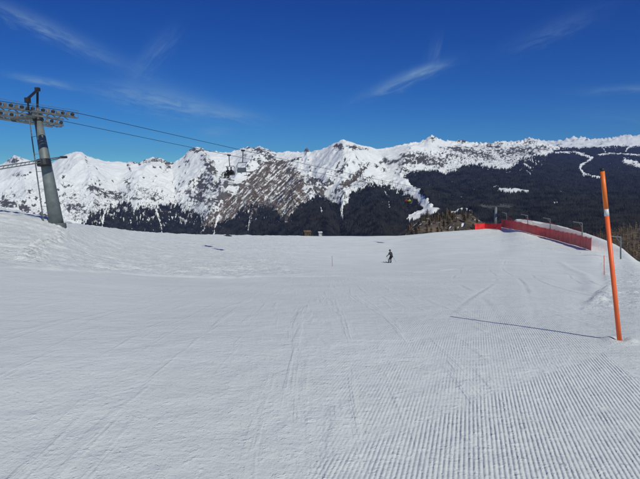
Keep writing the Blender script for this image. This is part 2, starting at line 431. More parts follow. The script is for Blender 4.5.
# features given as polylines on the ground
def gline(pts): return [ground_pt(*p) for p in pts]
edge_line = gline([(-60, 264), (0, 267.5), (60, 270), (110, 272), (160, 275), (200, 277), (240, 277.5), (290, 275), (340, 270)])
edge2_line = gline([(180, 272), (250, 276), (330, 276.5), (420, 272), (470, 268)])
foot_line = gline([(62, 226), (60, 233), (57, 241), (38, 247), (33, 254), (26, 262)])
berm_line = gline([(600, 258), (602, 270), (606, 282), (603, 289), (594, 297), (586, 305), (575, 313)])
ridge_right = gline([(560, 262), (585, 274), (594, 284), (590, 292)])
def detail(x, y):
    """small relief of the snow: undulation, ski tracks, the piste edge, footprints"""
    r = np.hypot(x, y)
    z = fbm(x / 9, y / 9, 3) * .10 * sm(r, 4, 30) + fbm(x / 2.2, y / 2.2, 3) * .012
    px, row = proj(x, np.maximum(y, .5), -np.maximum(y, .5) * .17)
    # left: broken unpisted snow beyond the edge line
    d, par = segdist(x, y, edge_line)
    ex = np.array([p[0] for p in edge_line]); ey = np.array([p[1] for p in edge_line])
    a = x / np.maximum(y, 1); ea = ex / ey; o = np.argsort(ea)
    yedge = np.interp(a, ea[o], ey[o])
    beyond = sm(y, yedge, yedge * 1.1) * (1 - sm(a, -.12, .06))
    n1 = fbm(x / 1.7 + 5, y / .9, 4, .6); n2 = ridged(x / 5 + .3 * y, y / 2.2, 3)
    z += beyond * (n1 * .16 + n2 * .14)
    lump = np.exp(-(d / .22) ** 2) * (.10 + .10 * fbm(x / .8, y / .8, 2)) * sm(fbm(x / 4 + 9, y / 4, 2), -.35, .0)
    z += lump * (1 - sm(a, -.2, .05))
    d2, _ = segdist(x, y, edge2_line)
    z += np.exp(-(d2 / .18) ** 2) * .07 * sm(fbm(x / 3, y / 3 + 4, 2), -.1, .25)
    # ski turn arcs across the middle
    for k in range(0):
        rr = np.random.default_rng(140 + k)
        cx, cy = rr.uniform(-30, 34), rr.uniform(20, 100); rad = rr.uniform(7, 18)
        dd = np.hypot(x - cx, (y - cy)) - rad; an = np.arctan2(y - cy, x - cx); a0 = rr.uniform(-3.1, 3.1)
        arc = sm(np.cos(an - a0), .1, .5)
        wv = .13 + .05 * rr.random()
        z += arc * (-.018 * np.exp(-(dd / wv) ** 2) + .018 * np.exp(-((dd - .28) / .16) ** 2)) * sm(fbm(x / 3 + k, y / 3, 2), -.2, .3)
    # fall-line tracks
    for k in range(14):
        rr = np.random.default_rng(300 + k)
        x0 = rr.uniform(-16, 14); lam = rr.uniform(22, 36); am = rr.uniform(.1, .5); hd = R(rr.uniform(15, 23))
        u = x * math.cos(hd) - y * math.sin(hd) - x0 - am * np.sin(y / lam * 2 * math.pi + k)
        z += (-.011 * np.exp(-(u / .07) ** 2) + .009 * np.exp(-((u - .13) / .08) ** 2)) * sm(r, 6, 14) * sm(fbm(x / 6 + k, y / 6, 2), -.2, .2)
    cx0, cy0 = ground_pt(620, 340.5); dc = np.hypot(x - cx0, y - cy0)
    z += .035 * np.exp(-((dc - .13) / .07) ** 2) - .03 * np.exp(-(dc / .06) ** 2)
    # footprints
    pts = []
    for i in range(len(foot_line) - 1):
        (x0, y0), (x1, y1) = foot_line[i], foot_line[i + 1]; L = math.hypot(x1 - x0, y1 - y0); n = max(1, int(L / .75))
        for j in range(n):
            t = j / n; s = .16 if (j % 2) else -.16
            pts.append((x0 + (x1 - x0) * t + s, y0 + (y1 - y0) * t + s * .3))
    near = (np.abs(x + 20) < 14) & (y > 15) & (y < 60)
    if near.any():
        zz = np.zeros(near.sum()); xs = x[near]; ys = y[near]
        for fx, fy in pts:
            dd = np.hypot(xs - fx, (ys - fy) * .7)
            zz += -.17 * np.exp(-(dd / .16) ** 2) + .10 * np.exp(-((dd - .34) / .13) ** 2)
        z[near] += zz
    # right edge of the piste: a low broken step and lumpy snow beyond
    d3, p3 = segdist(x, y, berm_line)
    bx = np.array([p[0] for p in berm_line]); by = np.array([p[1] for p in berm_line]); o = np.argsort(by)
    xe = np.interp(y, by[o], bx[o]); side = sm(x - xe + .25 * fbm(x / 1.2, y / 1.2, 3), -.12, .18) * sm(y, by.min() - 1.0, by.min() + 1.5)
    z += side * (.07 + .05 * fbm(x / 2, y / 2, 3)) * (1 - sm(y, 50, 66))
    z += side * sm(fbm(x / 1.1 + 3, y / .6, 4, .6), .12, .5) * .06
    z += np.exp(-((x - xe - .25) / .22) ** 2) * sm(fbm(x / .9, y / .9, 3), .0, .35) * .07 * sm(y, by.min(), by.min() + 2) * (1 - sm(y, 45, 60))
    d4, _ = segdist(x, y, ridge_right)
    z += np.exp(-(d4 / .35) ** 2) * .05
    cord = (1 - beyond) * (1 - side) * (1 - sm(y, 6.5, 12) * .88)
    cord = cord * (.12 + .88 * sm(x - .16 * y, -1.0, .8)) * (1 - .7 * (1 - sm(y - x * .8, -2, 6)) * 0)
    chur = np.clip(beyond * 1.0 + side * .55 + .06, 0, 1)
    return z, cord, chur
def height(x, y):
    x = np.atleast_1d(np.asarray(x, float)); y = np.atleast_1d(np.asarray(y, float))
    yy = np.maximum(y, .25 * np.abs(x)); yy = np.maximum(yy, 1e-3)
    z = base_ground(x / yy, yy)
    return z
def gz(x, y):
    x = np.array([x], float); y = np.array([y], float)
    return float(height(x, y)[0] + detail(x, y)[0][0])

SWA, SWB, SWC = ground_pt(556, 371), ground_pt(605, 353), ground_pt(642, 384)
SNOW = snow_material()
def mesh_piste():
    # azimuths: dense in view, coarser outside, all the way round
    aF = np.arctan(np.linspace(-.72, .72, 860))
    aL = np.linspace(-math.pi, aF[0], 70)[:-1]; aR = np.linspace(aF[-1], math.pi, 70)[1:]
    az = np.concatenate([aL, aF, aR])
    r = np.concatenate([[.05, .4, .9], np.geomspace(1.5, 8, 130), np.geomspace(8, 60, 190)[1:], np.geomspace(60, 150, 95)[1:], np.geomspace(150, 420, 16)[1:]])
    A, Rr = np.meshgrid(az, r)
    X = np.sin(A) * Rr; Y = np.cos(A) * Rr
    Z = height(X.ravel(), Y.ravel()).reshape(X.shape)
    D, c, k = detail(X.ravel(), Y.ravel())
    fade = (1 - sm(Rr, 125, 150))
    Z = Z + D.reshape(X.shape) * fade
    o = grid_object('ski_piste', X, Y, Z, SNOW, {'corduroy': c.reshape(X.shape) * (Y > 0), 'churned': k.reshape(X.shape)}, flip=True)
    return tag(o, 'broad groomed snow slope with corduroy ridges', None, None, 'structure')
piste = mesh_piste()

# ------------------------------------------------------------------ mountains
def mountain_material():
    m = bpy.data.materials.new('mountain_ground'); m.use_nodes = True; t = m.node_tree; b = NB(t)
    bs = t.nodes['Principled BSDF']; bs.inputs['Roughness'].default_value = .9; bs.inputs['Specular IOR Level'].default_value = .1
    pos = b.n('ShaderNodeNewGeometry').outputs['Position']
    at_ = lambda n: b.n('ShaderNodeAttribute', attribute_name=n).outputs['Fac']
    rock, forest, brown = at_('rock'), at_('forest'), at_('brown')
    n1 = b.noise(pos, .035, 5, .65); n2 = b.noise(pos, .008, 5, .65)
    rk = b.ramp(b.m('ADD', rock, b.m('MULTIPLY', b.m('SUBTRACT', n1, .5), 1.1)), .28, .70)
    rc = b.mix(n2, (.045, .043, .042, 1), (.14, .13, .12, 1))
    bc = b.mix(b.ramp(n1, .3, .7), (.045, .035, .027, 1), (.19, .145, .105, 1))
    rc = b.mix(brown, rc, bc)
    c = b.mix(rk, (.87, .885, .86, 1), rc)
    fr = b.ramp(b.m('ADD', forest, b.m('MULTIPLY', b.m('SUBTRACT', n1, .5), .8)), .40, .60)
    c = b.mix(fr, c, b.mix(n1, (.010, .012, .013, 1), (.03, .032, .034, 1)))  # forest floor: litter, with the shade under the trees put into the dark colour
    b.put(bs.inputs['Base Color'], c)
    bp = b.n('ShaderNodeBump', ins={'Strength': .7, 'Distance': 14.0, 'Height': b.m('ADD', b.noise(pos, .012, 6, .68), b.m('MULTIPLY', rk, .25))})
    b.put(bs.inputs['Normal'], bp.outputs[0])
    return m
MOUNT = mountain_material()
SKY2 = [(-400, 158), (-250, 150), (-150, 160), (-80, 150), (-30, 160), (0, 165), (8, 160), (14, 155), (22, 158), (32, 161), (44, 164), (52, 163), (60, 158), (66, 155), (76, 152), (82, 153),
        (88, 157), (97, 159), (105, 161), (120, 162), (127, 163.5), (130, 161.5), (138, 163), (145, 160), (152, 157), (160, 158), (166, 161),
        (172, 163), (178, 160), (184, 155), (190, 149), (195, 147), (200, 147.5), (206, 151), (213, 151), (222, 152.5), (230, 152), (240, 149),
        (248, 147), (254, 148), (260, 146), (268, 150), (276, 153), (283, 152), (292, 151.5), (300, 152), (304, 151), (307, 147), (310, 151), (320, 150.5),
        (328, 147), (333, 144), (343, 141), (350, 142), (360, 145), (370, 147), (378, 149), (390, 147.5), (400, 145), (410, 142.5), (418, 142), (424, 140),
        (428, 136.5), (431, 135), (436, 138), (446, 141), (455, 141.5), (462, 140), (470, 143), (480, 143.5), (490, 142.5), (500, 141.5), (512, 142), (525, 141),
        (537, 141), (548, 144), (560, 147), (580, 148), (600, 147), (620, 145), (640, 146), (700, 147), (800, 143), (1000, 146)]
FAR = [(380, 150), (450, 146), (500, 143), (520, 140), (530, 138), (537, 139), (548, 141), (560, 140), (575, 137), (590, 138), (600, 138.5), (615, 137), (625, 136), (632, 135), (640, 136), (680, 133), (760, 138), (850, 132), (1000, 138)]
# polygons in photograph pixels, carried onto the slopes they stand for
FOREST = [
 [(84, 244), (86, 222), (90, 213), (100, 212), (106, 205), (116, 207), (124, 202), (132, 209), (142, 205), (150, 210), (160, 206), (170, 203), (180, 207), (190, 210), (199, 215), (206, 221), (196, 244)],
 [(196, 244), (205, 228), (225, 224), (240, 213), (250, 203), (262, 207), (275, 212), (285, 224), (290, 244)],
 [(279, 244), (285, 226), (293, 214), (303, 206), (316, 196), (327, 201), (337, 204), (341, 211), (343, 222), (345, 210), (350, 197), (365, 187), (380, 184), (392, 189), (404, 195), (414, 201), (424, 208), (413, 213), (404, 219), (416, 222), (440, 214), (455, 214), (640, 214), (1000, 214), (1000, 244)],
 [(1000, 216), (440, 218), (430, 206), (418, 190), (404, 178), (410, 174), (422, 170), (436, 172), (446, 174), (455, 172), (463, 166), (478, 163), (488, 168), (500, 168), (510, 170), (517, 163), (524, 156), (530, 152), (545, 156), (556, 150), (560, 148), (575, 147), (1000, 140)],
]
SPARSE = [
 [(60, 244), (75, 215), (88, 205), (90, 190), (125, 188), (160, 196), (178, 200), (205, 205), (215, 190), (205, 244)],
 [(205, 240), (250, 200), (262, 190), (285, 200), (300, 196), (318, 186), (345, 190), (356, 178), (385, 176), (410, 188), (425, 200), (300, 235)],
 [(400, 180), (398, 160), (420, 152), (440, 156), (470, 150), (520, 150), (560, 150), (560, 165), (450, 180)],
]
CLEAR = [  # polyline, half width px
 ([(380, 176), (395, 178), (408, 188), (420, 198), (430, 207), (434, 212)], 5.2), ([(414, 216.5), (424, 214.5), (438, 210.5)], 2.4), ([(452, 213), (462, 209.5), (470, 211)], 1.9),
 ([(500, 190.5), (512, 190), (527, 191.5)], 2.6), ([(505, 192.5), (516, 193)], 1.8),
 ([(577, 153), (585, 155.5), (592, 158), (587, 162), (581, 165), (580, 170), (584, 174), (592, 176), (599, 177.5)], 1.5), ([(556, 152.5), (575, 152), (584, 154)], 1.1),
 ([(598, 154.5), (615, 153.5), (640, 155), (700, 156)], 1.1), ([(601, 143), (603, 148), (605.5, 152)], .55), ([(625, 161), (633, 163), (642, 166), (655, 167)], 3.3),
 ([(626, 151), (628, 148), (632, 146)], 1.1), ([(524, 164), (530, 168)], 1.3), ([(527, 171), (530, 174)], 1.0), ([(430, 184), (432, 184)], .7), ([(452, 197), (453, 197)], .7), ([(461, 197), (462, 197)], .7),
 ([(493, 186), (498, 186.5)], .6), ([(552, 203), (558, 203)], .8), ([(538, 200), (539, 201)], .7), ([(561, 192), (562, 192)], .9), ([(575, 201), (590, 205)], .5),
 ([(343, 200), (342, 212), (343, 222)], .9), ([(320, 207), (323, 214)], .9), ([(107, 206), (103, 218), (101, 232)], 1.2), ([(156, 210), (160, 222), (163, 238)], 1.1), ([(180, 218), (186, 222)], 1.8),
 ([(219, 216), (215, 228), (213, 240)], 1.2), ([(250, 216), (248, 230)], .7), ([(384, 190), (388, 200), (390, 210)], 1.0), ([(404, 203), (409, 214), (410, 230)], .5), ([(130, 220), (134, 232)], .5)]
ROCKS = [  # cx cy rx ry angle strength brown
 (6, 203, 14, 4, 10, .9, .1), (24, 208, 9, 3.5, 20, .9, .1), (44, 215, 12, 3, 15, .8, .1), (28, 192, 9, 2, -5, .6, 0), (12, 195, 8, 2, 0, .5, 0), (18, 175, 8, 3, 0, .5, 0), (14, 160, 10, 4, 0, .6, 0),
 (96, 190, 12, 4, 25, .8, .1), (112, 195, 18, 5, 8, .75, .1), (72, 196, 7, 4, 0, .45, .1), (75, 208, 14, 7, 10, .7, .1), (62, 205, 8, 6, 0, .5, .1), (135, 198, 12, 3, 0, .5, .1), (150, 192, 16, 4, 12, .5, .1),
 (128, 184, 3, 8, -25, .6, .2), (129, 168, 2, 8, -15, .6, .5), (140, 162, 10, 2.2, 0, .8, .6), (155, 159.5, 9, 2.4, 5, .9, .5), (167, 163, 7, 3, 20, .8, .6), (169, 167, 8, 3, -50, .7, .6), (150, 178, 10, 3, 20, .25, 0),
 (195, 150, 10, 2.2, -5, .85, .3), (205, 158, 5, 5, 50, .7, .2), (211, 168, 9, 6, 60, .8, .1), (204, 184, 10, 12, 15, .85, .1), (216, 186, 8, 10, 50, .7, .1), (198, 198, 12, 7, -20, .8, .1), (190, 192, 8, 4, 10, .6, .1), (226, 178, 10, 5, 55, .55, .1),
 (218, 200, 14, 6, -40, .7, .2),
 (256, 150, 13, 3.4, 12, .75, .1), (270, 155, 6, 6, 40, .8, .1), (258, 161, 9, 3, 30, .7, .1), (245, 155, 7, 3, 0, .4, .1), (296, 160, 9, 2, -8, .8, .1), (307, 149, 3, 3, 0, .8, .2), (285, 156, 8, 3, 0, .35, 0),
 (313, 181, 16, 5, 8, .85, .15), (296, 187, 8, 3.5, 0, .8, .15), (291, 195, 8, 4, 0, .7, .2), (304, 192, 8, 3, 0, .7, .2), (321, 190, 8, 4, 0, .6, .3), (312, 168, 7, 2, 15, .45, 0),
 (338, 147, 6, 3, -20, .9, .15), (354, 147, 8, 1.8, 8, .8, .1), (366, 149, 6, 1.5, 0, .6, .1), (341, 170, 8, 3.4, -50, .8, .3), (350, 181, 17, 4.2, -38, .95, .6), (360, 172, 13, 3.4, -45, .8, .5), (341, 188, 12, 3.2, -32, .8, .5), (361, 163, 7, 2, -35, .5, .2),
 (376, 167, 6, 1.6, 10, .7, .1), (384, 162, 7, 2, 0, .75, .1), (384, 171, 3, 2.4, 60, .7, .1), (390, 176, 6, 2, 25, .6, .1), (412, 155, 13, 3.2, 0, .9, .1), (410, 162, 14, 3, 0, .85, .15), (424, 160, 15, 5, 5, .8, .1), (440, 163, 14, 5, 5, .75, .1), (405, 170, 10, 2.6, 15, .6, .1),
 (458, 149, 20, 3.2, 5, .75, .15), (470, 152, 18, 4, 12, .75, .15), (448, 156, 14, 4, 0, .5, .1), (432, 139, 6, 4, -15, .55, .2), (461, 141, 7, 1.8, 5, 1.0, .3), (485, 155, 12, 4, 20, .8, .15), (495, 147, 14, 5, 0, .7, .1), (505, 152, 12, 6, 0, .75, .1), (522, 150, 16, 6, 0, .75, .1), (540, 148, 14, 4, 0, .65, .1), (478, 146, 8, 3, 0, .5, .1), (530, 142, 9, 3, 0, .6, .1),
 (455, 171, 14, 4, 0, .5, .0)]
BROWNP = [(262, 163), (272, 160), (286, 160), (300, 172), (304, 190), (312, 205), (300, 214), (288, 228), (284, 244), (190, 244), (203, 222), (218, 208), (234, 192), (248, 177)]
RIDGES = [  # polyline, width px, amplitude m
 ([(268, 156), (246, 178), (222, 204), (200, 232)], 9, 150), ([(300, 160), (292, 190), (268, 236)], 8, 70), ([(343, 143), (352, 165), (366, 190), (384, 240)], 16, 150), ([(343, 143), (326, 165), (300, 190), (285, 235)], 8, 45),
 ([(430, 137), (408, 158), (400, 180), (430, 214)], 12, 90), ([(197, 149), (206, 165), (214, 190), (205, 215)], 8, 120), ([(76, 154), (90, 180), (96, 232)], 13, 110), ([(155, 160), (140, 185), (130, 232)], 11, 70),
 ([(14, 157), (24, 180), (30, 215)], 9, 70), ([(316, 192), (312, 215), (308, 244)], 14, 80),
 ([(190, 236), (176, 200), (172, 168)], 11, -140), ([(342, 244), (338, 206), (306, 172)], 9, -110), ([(230, 172), (236, 156)], 8, -60), ([(120, 232), (116, 180), (125, 166)], 8, -50), ([(290, 178), (278, 158)], 6, -60), ([(388, 168), (378, 152)], 8, -60)]
def mountain_masks(PX, RW, wx, wy):
    jx = fbm(wx / 180, wy / 180, 4, .6); jy = fbm(wx / 180 + 50, wy / 180 + 9, 4, .6)
    qx = PX + jx * 5; qy = RW + jy * 5
    fo = np.zeros(PX.shape)
    for p in FOREST: fo = np.maximum(fo, inpoly(qx + 3 * fbm(wx / 45, wy / 45, 3), qy + 3 * fbm(wx / 45 + 9, wy / 45, 3), p) * 1.0)
    hole = sm(fbm(PX / 2.6, RW / 6 + .1 * PX, 5, .7) + .5 * jx + .012 * (226 - RW), .20, .34) * (PX < 292) * .9
    hole = np.maximum(hole, sm(fbm(PX / 2.0, RW / 5, 4, .65), .30, .42) * .8 * (PX < 400))
    hole = np.maximum(hole, sm(fbm(PX / 2.2, RW / 6 + 30, 5, .7) + .4 * jx - .03 * (RW - 167), .22, .36) * (PX > 400) * (1 - sm(PX, 530, 556)))
    hole = np.maximum(hole, sm(fbm(PX / 2.4 + 40, RW / 1.1, 3, .6), .46, .56) * (PX > 400) * .8)
    fo = fo * (1 - hole)
    sp = np.zeros(PX.shape)
    for p in SPARSE: sp = np.maximum(sp, inpoly(PX + jx * 9, RW + jy * 8, p) * 1.0)
    cl = np.zeros(PX.shape); f2 = fbm(wx / 90 + 3, wy / 90, 3, .6)
    for ln, w in CLEAR:
        k = (PX > min(p[0] for p in ln) - 9) & (PX < max(p[0] for p in ln) + 9)
        if not k.any(): continue
        d, _ = segdist(PX[k], RW[k], ln); w2 = w * (.8 + 1.5 * f2[k] + .5 * jx[k])
        cl[k] = np.maximum(cl[k], 1 - sm(d + (w < 1.3) * .25 * (f2[k] < 0), w2 * .6, w2 * 1.15 + .15))
    # rock
    rk = np.zeros(PX.shape); br = np.zeros(PX.shape)
    tex = ridged(PX / 7 + jx, RW / 4.2 + jy, 5, .62) ; tex2 = fbm(PX / 2.6, RW / 2.0, 4, .7)
    for cx, cy, rx, ry, an, st, bw in ROCKS:
        k = (np.abs(PX - cx) < 2.6 * max(rx, ry)) & (np.abs(RW - cy) < 2.6 * max(rx, ry))
        if not k.any(): continue
        a = R(an); dx = PX[k] - cx + jx[k] * 3; dy = RW[k] - cy + jy[k] * 3
        e = (dx * math.cos(a) + dy * math.sin(a)) / rx; f = (-dx * math.sin(a) + dy * math.cos(a)) / ry
        g = np.exp(-(e * e + f * f) * .9) * st
        rk[k] = np.maximum(rk[k], g); br[k] = np.maximum(br[k], g * bw * 1.3)
    bp = inpoly(PX + jx * 7, RW + jy * 7, BROWNP) * 1.0
    # streaks running down the spur (down-left in the picture)
    u = (PX * .70 + RW * .72); v = (PX * .72 - RW * .70)
    st = fbm(u / 1.5, v / 13, 5, .66) * 1.6 + fbm(PX / 5, RW / 5, 3) * .6
    low = sm(RW, 178, 232)
    st2 = fbm(PX / 1.8 + .25 * RW, RW / 14, 4, .6) * 1.1
    spur = bp * np.clip(.62 + .75 * st * (1 - low * .5) + .5 * st2 * low, 0, 1)
    rkt = rk * (1.0 + 1.9 * (tex - .33) + 1.5 * tex2)
    amb = sm(ridged(PX / 11 + 3 * jx, RW / 5 + 2 * jy, 5, .62) + .35 * tex2, .50, .74) * .62 * sm(RW, 150, 200)
    band = np.exp(-((RW - (156 + .02 * (PX - 400))) / 9.0) ** 2) * sm(PX, 392, 412) * (1 - sm(PX, 530, 552))
    amb = np.maximum(amb, sm(ridged(PX / 5 + 2 * jx, RW / 3.4 + 2 * jy, 5, .65) + .5 * tex2, .34, .62) * band * .9)
    rkt = np.maximum(rkt, amb)
    rk = np.maximum(rkt, spur); br = np.clip(np.maximum(br, bp * .95), 0, 1)
    return fo, sp, cl, rk, br, jx, f2

def build_massif():
    inn = np.linspace(-12, 652, 1080); lf = np.linspace(-400, -12, 120)[:-1]; rt = np.linspace(652, 1000, 120)[1:]
    U = np.concatenate([lf, inn, rt]); nS = 250
    S = np.linspace(0, 1, nS)
    top = np.interp(U, *zip(*SKY2))
    foot = np.interp(U, [-400, 0, 190, 240, 330, 420, 500, 640, 1000], [4200, 4300, 4300, 3500, 2800, 2400, 2000, 1700, 1500])
    peak = np.interp(U, [-400, 0, 60, 200, 300, 343, 430, 500, 560, 640, 1000], [7600, 8600, 7600, 7800, 7000, 6300, 7800, 8800, 9500, 10500, 11500])
    UU, SS = np.meshgrid(U, S)
    ker = np.exp(-(np.arange(-60, 61) / 26.0) ** 2); ker /= ker.sum()
    tops = np.convolve(np.pad(top, 60, mode='edge'), ker, 'valid')
    wav = 3.0 * fbm(UU / 14, SS * 5, 3)
    rowb = 246 + (tops[None] - 246) * SS + (top - tops)[None] * sm(SS + wav * .012, .80, 1.0)
    rowb[-1] = top
    g = np.interp(U, [0, 340, 430, 560, 1000], [1.15, 1.15, 1.5, 2.0, 2.2])
    Yd = foot[None] + (peak - foot)[None] * SS ** g[None]
    A, T = ct(UU, rowb)
    X = A * Yd; Z = T * Yd
    snowy = np.interp(U, [-400, 400, 520, 1000], [1, 1, .45, .35])[None]
    env = (np.sin(np.pi * np.clip(SS, 0, 1)) ** .6) * snowy
    wx = X + 300 * fbm(X / 1500, Yd / 1500, 3); wy = Yd + 300 * fbm(X / 1500 + 7, Yd / 1500, 3)
    dz = (ridged(wx / 1700, wy / 1700, 6, .52) - .35) * 190 * env
    dz += fbm(wx / 420, wy / 420, 5, .6) * 62 * snowy * np.clip(env + .15, 0, 1)
    dz += (ridged(wx / 260 + 9, wy / 400, 4, .6) - .35) * 42 * snowy * np.clip(env + .1, 0, 1)
    for ln, w, am in RIDGES:
        d, p = segdist(UU, rowb, ln)
        dz += am * np.exp(-d / w) * (.35 + .65 * np.sin(np.pi * np.clip(p * .8 + .15, 0, 1))) * np.clip(env * 1.5, 0, 1)
    # jagged crest
    jag = (ridged(UU / 9, SS * 22 + 3, 4, .6) - .4) * 1.7 + fbm(UU / 2.2, SS * 60 + 1, 3, .6) * .9
    jag *= np.interp(U, [-400, 90, 130, 170, 185, 215, 320, 380, 420, 520, 560, 1000], [1, .5, .5, .8, .7, 1.1, 1.0, .35, 1.2, 2.2, 1.0, .6])[None]
    dz += jag / F0 * Yd * sm(SS, .93, 1.0)
    Z = Z + dz
    # far side
    back = []
    for k, (dy, dzb) in enumerate([(60, -25), (200, -120), (600, -420), (1500, -1100)]):
        a = X[-1] / Yd[-1]; back.append((a * (Yd[-1] + dy), Yd[-1] + dy, Z[-1] + dzb))
    fr = [(A[0] * (Yd[0] - 400), Yd[0] - 400, Z[0] - 260), (A[0] * (Yd[0] - 120), Yd[0] - 120, Z[0] - 60)]
    X = np.vstack([f[0] for f in fr] + [X] + [b_[0] for b_ in back]); Yd = np.vstack([f[1] for f in fr] + [Yd] + [b_[1] for b_ in back]); Z = np.vstack([f[2] for f in fr] + [Z] + [b_[2] for b_ in back])
    PX, RW = proj(X, Yd, Z)
    fo, sp, cl, rk, br, jx, f2 = mountain_masks(PX, RW, X, Yd)
    # steepness adds bare rock
    gx = np.gradient(Z, axis=1) / np.maximum(np.abs(np.gradient(X, axis=1)), 1); gy = np.gradient(Z, axis=0) / np.maximum(np.abs(np.gradient(Yd, axis=0)), 1)
    steep = np.hypot(gx, gy)
    rk = np.maximum(rk, sm(steep + fbm(X / 60, Yd / 60, 3) * .6, .95, 1.6) * .72)
    rk = np.where(PX < 0, np.maximum(rk, sm(tex_noise(X, Yd), .1, .5) * .8), rk)
    fof = fo * (1 - cl)
    dens = np.clip(fof * .95 + sp * sm(f2 + .5 * jx, -.1, .4) * .40, 0, 1) * (1 - cl)
    dens = np.maximum(dens, (PX < -5) * (RW > 206 + jx * 12) * .7)
    fof = np.maximum(fof, (PX < -5) * (RW > 208 + jx * 12) * 1.0)
    rk = rk * (1 - cl)
    o = grid_object('mountainside', X, Yd, Z, MOUNT, {'rock': rk, 'forest': fof, 'brown': br})
    tag(o, 'snowy rocky mountain range with dark wooded lower slopes', None, None, 'structure')
    return X, Yd, Z, PX, RW, dens, fo
def tex_noise(x, y): return ridged(x / 400, y / 400, 4) - .35
MX, MY, MZ, MPX, MRW, MD, MF = build_massif()

def build_far():
    U = np.linspace(380, 1000, 560); nS = 40; S = np.linspace(0, 1, nS)
    top = np.interp(U, *zip(*FAR)); UU, SS = np.meshgrid(U, S)
    rowb = 158 + (top[None] - 158) * SS; Yd = 13500 + 4500 * SS
    A, T = ct(UU, rowb); X = A * Yd; Z = T * Yd
    Z += (ridged(X / 2200, Yd / 2200, 6, .58) - .35) * 170 * np.sin(np.pi * SS * .9 + .1) + (ridged(X / 500, Yd / 500, 4, .6) - .4) * 60 * (1 - .4 * SS)
    Z += ((ridged(UU / 7, SS * 9, 4, .6) - .4) * 3.4 + fbm(UU / 2, SS * 30, 3) * 1.2) / F0 * Yd * sm(SS, .7, 1)
    X = np.vstack([X, X[-1] * 1.05]); Yd = np.vstack([Yd, Yd[-1] * 1.05]); Z = np.vstack([Z, Z[-1] - 500])
    PX, RW = proj(X, Yd, Z)
    jx = fbm(X / 300, Yd / 300, 4, .6)
    rk = sm(ridged(X / 700, Yd / 700, 5, .6) + .35 * jx, .42, .62) * .62 * (1 - sm(PX, 560, 640) * .5)
    fo = sm(RW + jx * 4, 148.5, 150)
    o = grid_object('distant_range', X, Yd, Z, MOUNT, {'rock': rk, 'forest': fo, 'brown': rk * 0 + .1})
    tag(o, 'far snow covered range on the right horizon', None, None, 'structure')
build_far()

# valley floor out to the horizon
VALM = mat('valley_floor', (.05, .055, .05), .95, 0, .3, .0008, two=(.5, .52, .55))
MB().add([(-60000, -60000, -760), (60000, -60000, -760), (60000, 60000, -760), (-60000, 60000, -760)], [(0, 1, 2, 3)]).build('valley_floor', VALM)
tag(bpy.data.objects['valley_floor'], 'deep valley floor below the slope', None, None, 'structure')

# conifers of the mountain forests: one mass of small cones
CONIF = bpy.data.materials.new('conifer'); CONIF.use_nodes = True
def _conif():
    t = CONIF.node_tree; b = NB(t); bs = t.nodes['Principled BSDF']; bs.inputs['Roughness'].default_value = .95; bs.inputs['Specular IOR Level'].default_value = .05
    pos = b.n('ShaderNodeNewGeometry').outputs['Position']
    n = b.noise(pos, .012, 4, .7); n2 = b.noise(pos, .002, 3, .6)
    c = b.mix(b.ramp(n, .35, .65), (.008, .009, .010, 1), (.040, .040, .034, 1))
    c = b.mix(b.ramp(n2, .58, .72), c, (.045, .037, .028, 1))
    b.put(bs.inputs['Base Color'], c)
_conif()
def scatter(N=150000):
    area = np.zeros_like(MD)
    dx = np.abs(np.gradient(MX, axis=1)); dy = np.abs(np.gradient(MY, axis=0))
    scr = np.abs(np.gradient(MPX, axis=1)) * np.clip(np.abs(np.gradient(MRW, axis=0)), .02, 2)
    w = MD * (scr + dx * dy / 4000.0 * .12) * ((MRW < 242) & (MRW > 130)) * np.where((MPX < -20) | (MPX > 660), .25, 1)
    w[-4:] = 0; w[:2] = 0; w[:, -1] = 0
    p = w.ravel() / w.sum()
    idx = rng.choice(p.size, N, p=p); r, c = np.unravel_index(idx, MD.shape)
    fu, fv = rng.random(N), rng.random(N)
    L = lambda M: (M[r, c] * (1 - fu) + M[r, np.minimum(c + 1, M.shape[1] - 1)] * fu) * (1 - fv) + (M[np.minimum(r + 1, M.shape[0] - 1), c] * (1 - fu) + M[np.minimum(r + 1, M.shape[0] - 1), np.minimum(c + 1, M.shape[1] - 1)] * fu) * fv
    x, y, z = L(MX), L(MY), L(MZ)
    h = rng.uniform(14, 27, N) * np.where(MF[r, c] > .5, 1, .7); rad = h * rng.uniform(.17, .25, N); rot = rng.random(N) * 6.28
    V = np.zeros((N, 5, 3))
    for k in range(4):
        V[:, k, 0] = x + np.cos(rot + k * math.pi / 2) * rad; V[:, k, 1] = y + np.sin(rot + k * math.pi / 2) * rad; V[:, k, 2] = z + h * .02 - 3
    V[:, 4, 0] = x; V[:, 4, 1] = y; V[:, 4, 2] = z + h
    T = np.array([[0, 1, 4], [1, 2, 4], [2, 3, 4], [3, 0, 4]])[None] + (np.arange(N) * 5)[:, None, None]
    o = tri_object('conifer_forest', V.reshape(-1, 3), T.reshape(-1, 3), CONIF)
    tag(o, 'dark conifer forest covering the lower mountain slopes', 'forest', None, 'stuff')
scatter()

